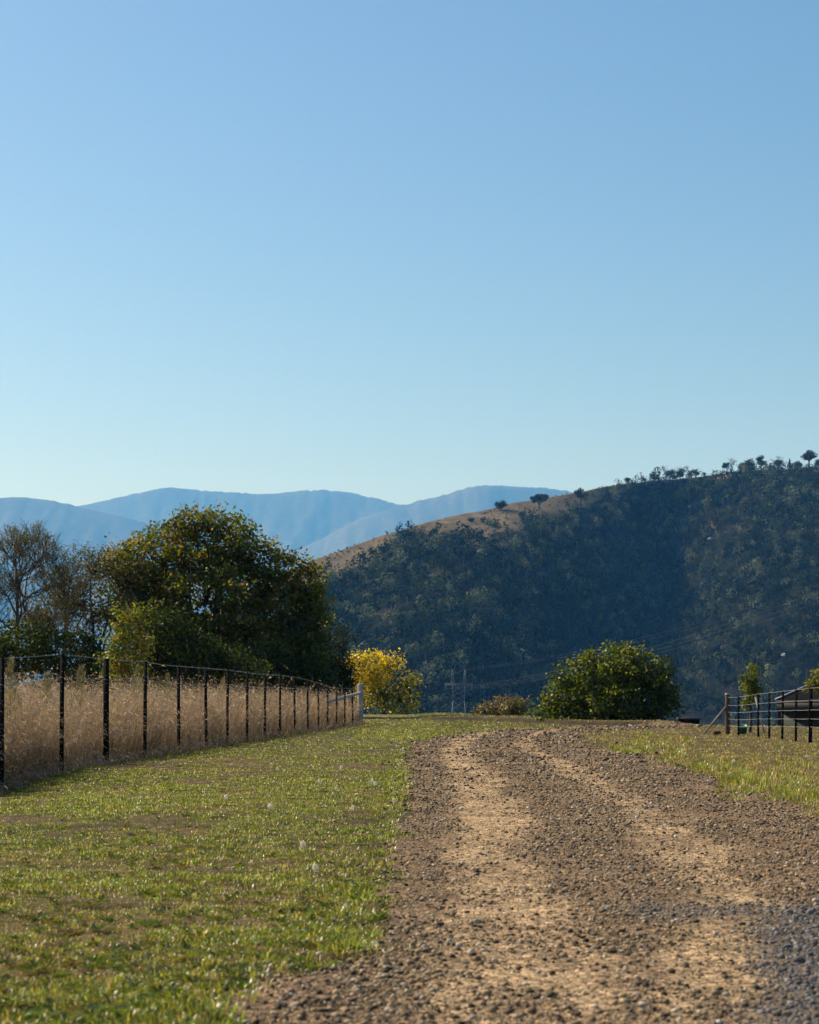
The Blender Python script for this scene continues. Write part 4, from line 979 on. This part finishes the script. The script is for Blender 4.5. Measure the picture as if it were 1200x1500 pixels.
mb = MB(); lattice(mb, rect(0, 12.0, 12.0, 0), rect(0, 8.2, 5, pz(1027)), 4, .26); lattice(mb, rect(0, 8.2, 5, pz(1027)), rect(0, 8.8, 3, pz(1004)), 3, .22); mb.build('tower_body', M_steel, py_)
mb = MB(); zc = pz(1002.5)
lattice(mb, [(-9.8, -1, zc-.4), (-9.8, 1, zc-.4), (-9.8, 1, zc+.4), (-9.8, -1, zc+.4)], [(9.8, -1, zc-.4), (9.8, 1, zc-.4), (9.8, 1, zc+.4), (9.8, -1, zc+.4)], 10, .24); mb.build('crossarm', M_steel, py_)
for sx in (-4.4, 4.4):
    mb = MB(); lattice(mb, rect(sx, 2.4, 2.0, zc+.4), rect(sx, .3, .3, pz(981)), 4, .2); mb.build('earth_peak', M_steel, py_)
for sx in (-9.4, 0, 9.4):
    mb = MB(); mb.lathe([(.05, -3.2), (.22, -3.0), (.22, -.3), (.05, -.2)], (sx, 0, zc-.4), 8); mb.build('insulator', M_steel, py_)
for (sx, zz, lab) in ((-9.4, zc-3.5, 'left conductor line strung from the tower crossarm'), (0, zc-3.5, 'middle conductor line strung from the tower crossarm'), (9.4, zc-3.5, 'right conductor line strung from the tower crossarm'), (-4.4, pz(981), 'upper earth wire from the left peak of the tower'), (4.4, pz(981), 'upper earth wire from the right peak of the tower')):
    a = pb+np.array([sx, 0, zz]); hi = zz > zc
    b = np.array([X(1330, 1150)+sx, 1150+sx*.8, Z(822 if not hi else 812, 1150)]); l = np.array([X(380, 1330)+sx, 1330, Z(1094 if not hi else 1080, 1330)])
    t = np.linspace(0, 1, 30)[:, None]; mb = MB()
    p2 = a*(1-t)+b*t; p2[:, 2] -= 22*4*(t*(1-t))[:, 0]*.5
    t = np.linspace(1, 0, 14)[:-1][:, None]; p1 = a*(1-t)+l*t; p1[:, 2] -= 3*(t*(1-t))[:, 0]
    mb.tube(np.concatenate([p1, p2]), .045 if not hi else .025, 4)
    o = mb.build('power_line', M_steel); tag(o, lab, 'power line', 'power lines of the transmission tower')

# ------------------------------------------------------------------ far mountains
def range_(pts, D, depth, seed, col):
    pts = np.array(pts, float); p = np.arange(pts[0, 0], pts[-1, 0]+1, 5.0)
    yr = np.interp(p, pts[:, 0], pts[:, 1]); k = np.ones(7)/7; yr = np.convolve(np.pad(yr, 3, 'edge'), k, 'valid')
    yr = yr+3.6*(fbm(p/26, p*0+.3, seed, 4)-.5)+2.4*(rng.random(len(p))-.5)*(vnoise(p/30, p*0, seed+5) > .4)
    t = np.concatenate([np.linspace(0, 1, 44), np.linspace(1.05, 1.6, 6)]); PP, TT = np.meshgrid(p, t); YR = np.tile(yr, (len(t), 1))
    tc = np.clip(TT, 0, 1); zr = EYE+(HOR-YR)/F*D
    sp = fbm(PP/70, TT*1.5, seed+9, 4)-.5
    d = D-depth*(1-tc)+depth*.28*sp*np.sin(math.pi*tc)
    x = (PP-600)/F*D+0*d
    z = -100+(zr+100)*tc**1.15+np.sin(math.pi*tc)*(fbm(PP/24, TT*5, seed+3, 4)-.5)*90
    ov = np.maximum(TT-1, 0); d = d+ov*depth; z = z-ov*ov*3000
    i = np.arange(PP.size).reshape(PP.shape); q_ = np.stack([i[:-1, :-1], i[:-1, 1:], i[1:, 1:], i[1:, :-1]], -1).reshape(-1, 4)
    n = fbm(PP/13, TT*9, seed+4, 4).ravel(); c = np.array(col)*(.5+1.0*n[:, None])
    o = add('mountain_range', mesh('mountain_range', np.stack([x.ravel(), d.ravel(), z.ravel()], 1), [q_], M_hill, c, smooth=True)); tag(o, kind='structure')
range_([(-900, 700), (-500, 735), (-300, 760), (0, 752), (100, 745), (140, 736), (180, 728), (215, 718), (240, 713), (275, 716), (300, 720), (340, 720), (370, 723), (400, 723), (440, 718), (500, 719), (535, 726), (570, 735), (600, 744), (650, 757), (750, 775), (900, 790)], 24500, 5000, 401, (.082, .078, .048))
range_([(300, 860), (450, 800), (520, 762), (560, 748), (595, 738), (640, 728), (670, 718), (700, 711), (740, 711), (790, 715), (840, 720), (900, 730), (1200, 760), (1700, 700), (2100, 720)], 22500, 5000, 431, (.082, .078, .048))
range_([(-1000, 660), (-500, 690), (-100, 722), (0, 729), (30, 728), (60, 730), (85, 734), (110, 740), (130, 745), (180, 757), (230, 770), (300, 800), (400, 830), (600, 870), (800, 900)], 20000, 4500, 461, (.082, .078, .048))

# ------------------------------------------------------------------ air
HAZE = 4.7e-5
mb = MB(); mb.box((0, 0, (2900-97)/2), (53000, 53000, 2900+97))
m, nt, ns, ln = newmat('haze_air')
pvn = ns.new('ShaderNodeVolumePrincipled'); pvn.inputs['Color'].default_value = (0.11, 0.425, 1.0, 1)
pvn.inputs['Density'].default_value = HAZE; pvn.inputs['Anisotropy'].default_value = 0.25; pvn.inputs['Absorption Color'].default_value = (1, 1, 1, 1)
out = ns.new('ShaderNodeOutputMaterial'); ln.new(pvn.outputs[0], out.inputs['Volume'])
o = mb.build('haze', m); tag(o, 'thin blue haze filling the valley air', 'haze', kind='stuff')

for o in COL.objects:                                   # kinds that repeat share a group
    if o.parent is None and 'group' not in o:
        for nm, g in (('dark_shrub', 'dark shrubs below the trees on the left'), ('young_tree', 'young trees near the fences'), ('bare_tree', 'leafless trees at the left edge')):
            if o.name.split('.')[0] == nm: o['group'] = g
# ------------------------------------------------------------------ light, sky, camera
SUN_AZ, SUN_EL = -58.0, 40.0          # degrees to the left of the view direction, height
sd = np.array([math.sin(R(SUN_AZ))*math.cos(R(SUN_EL)), math.cos(R(SUN_AZ))*math.cos(R(SUN_EL)), math.sin(R(SUN_EL))])
L = bpy.data.lights.new('sun', 'SUN'); L.energy = 5.0; L.angle = R(0.53); L.color = (1.0, 0.90, 0.75)
so = bpy.data.objects.new('sun', L); COL.objects.link(so)
from mathutils import Vector
so.rotation_euler = Vector((-sd[0], -sd[1], -sd[2])).to_track_quat('-Z', 'Y').to_euler()
w = bpy.data.worlds.new('World'); scene.world = w; w.use_nodes = True
nt = w.node_tree; nt.nodes.clear()
sky = nt.nodes.new('ShaderNodeTexSky'); sky.sky_type = 'NISHITA'; sky.sun_disc = False
sky.sun_elevation = R(SUN_EL); sky.sun_rotation = R(SUN_AZ); sky.altitude = 0; sky.air_density = 0.98; sky.dust_density = 1.0; sky.ozone_density = 1.3
bg = nt.nodes.new('ShaderNodeBackground'); bg.inputs['Strength'].default_value = 0.089
out = nt.nodes.new('ShaderNodeOutputWorld'); hs = nt.nodes.new('ShaderNodeHueSaturation'); hs.inputs['Saturation'].default_value = 1.22
nt.links.new(sky.outputs[0], hs.inputs['Color']); nt.links.new(hs.outputs[0], bg.inputs['Color']); nt.links.new(bg.outputs[0], out.inputs['Surface'])

cam = bpy.data.cameras.new('camera'); co = bpy.data.objects.new('camera', cam); COL.objects.link(co)
co.location = (0, 0, EYE); co.rotation_euler = (R(90), 0, 0)
cam.sensor_fit = 'VERTICAL'; cam.sensor_height = 36; cam.sensor_width = 28.8; cam.lens = 70.0
cam.shift_y = 274/1500
cam.clip_start = 0.05; cam.clip_end = 80000
cam.dof.use_dof = True; cam.dof.focus_distance = 26.0; cam.dof.aperture_fstop = 7.0
scene.camera = co
scene.view_settings.view_transform = 'Standard'; scene.view_settings.look = 'None'; scene.view_settings.exposure = 0.40; scene.view_settings.gamma = 1.0
cy = scene.cycles
cy.use_denoising = True
cy.max_bounces = 8; cy.volume_bounces = 3; cy.transmission_bounces = 6; cy.diffuse_bounces = 4
cy.use_adaptive_sampling = True; cy.adaptive_threshold = 0.01
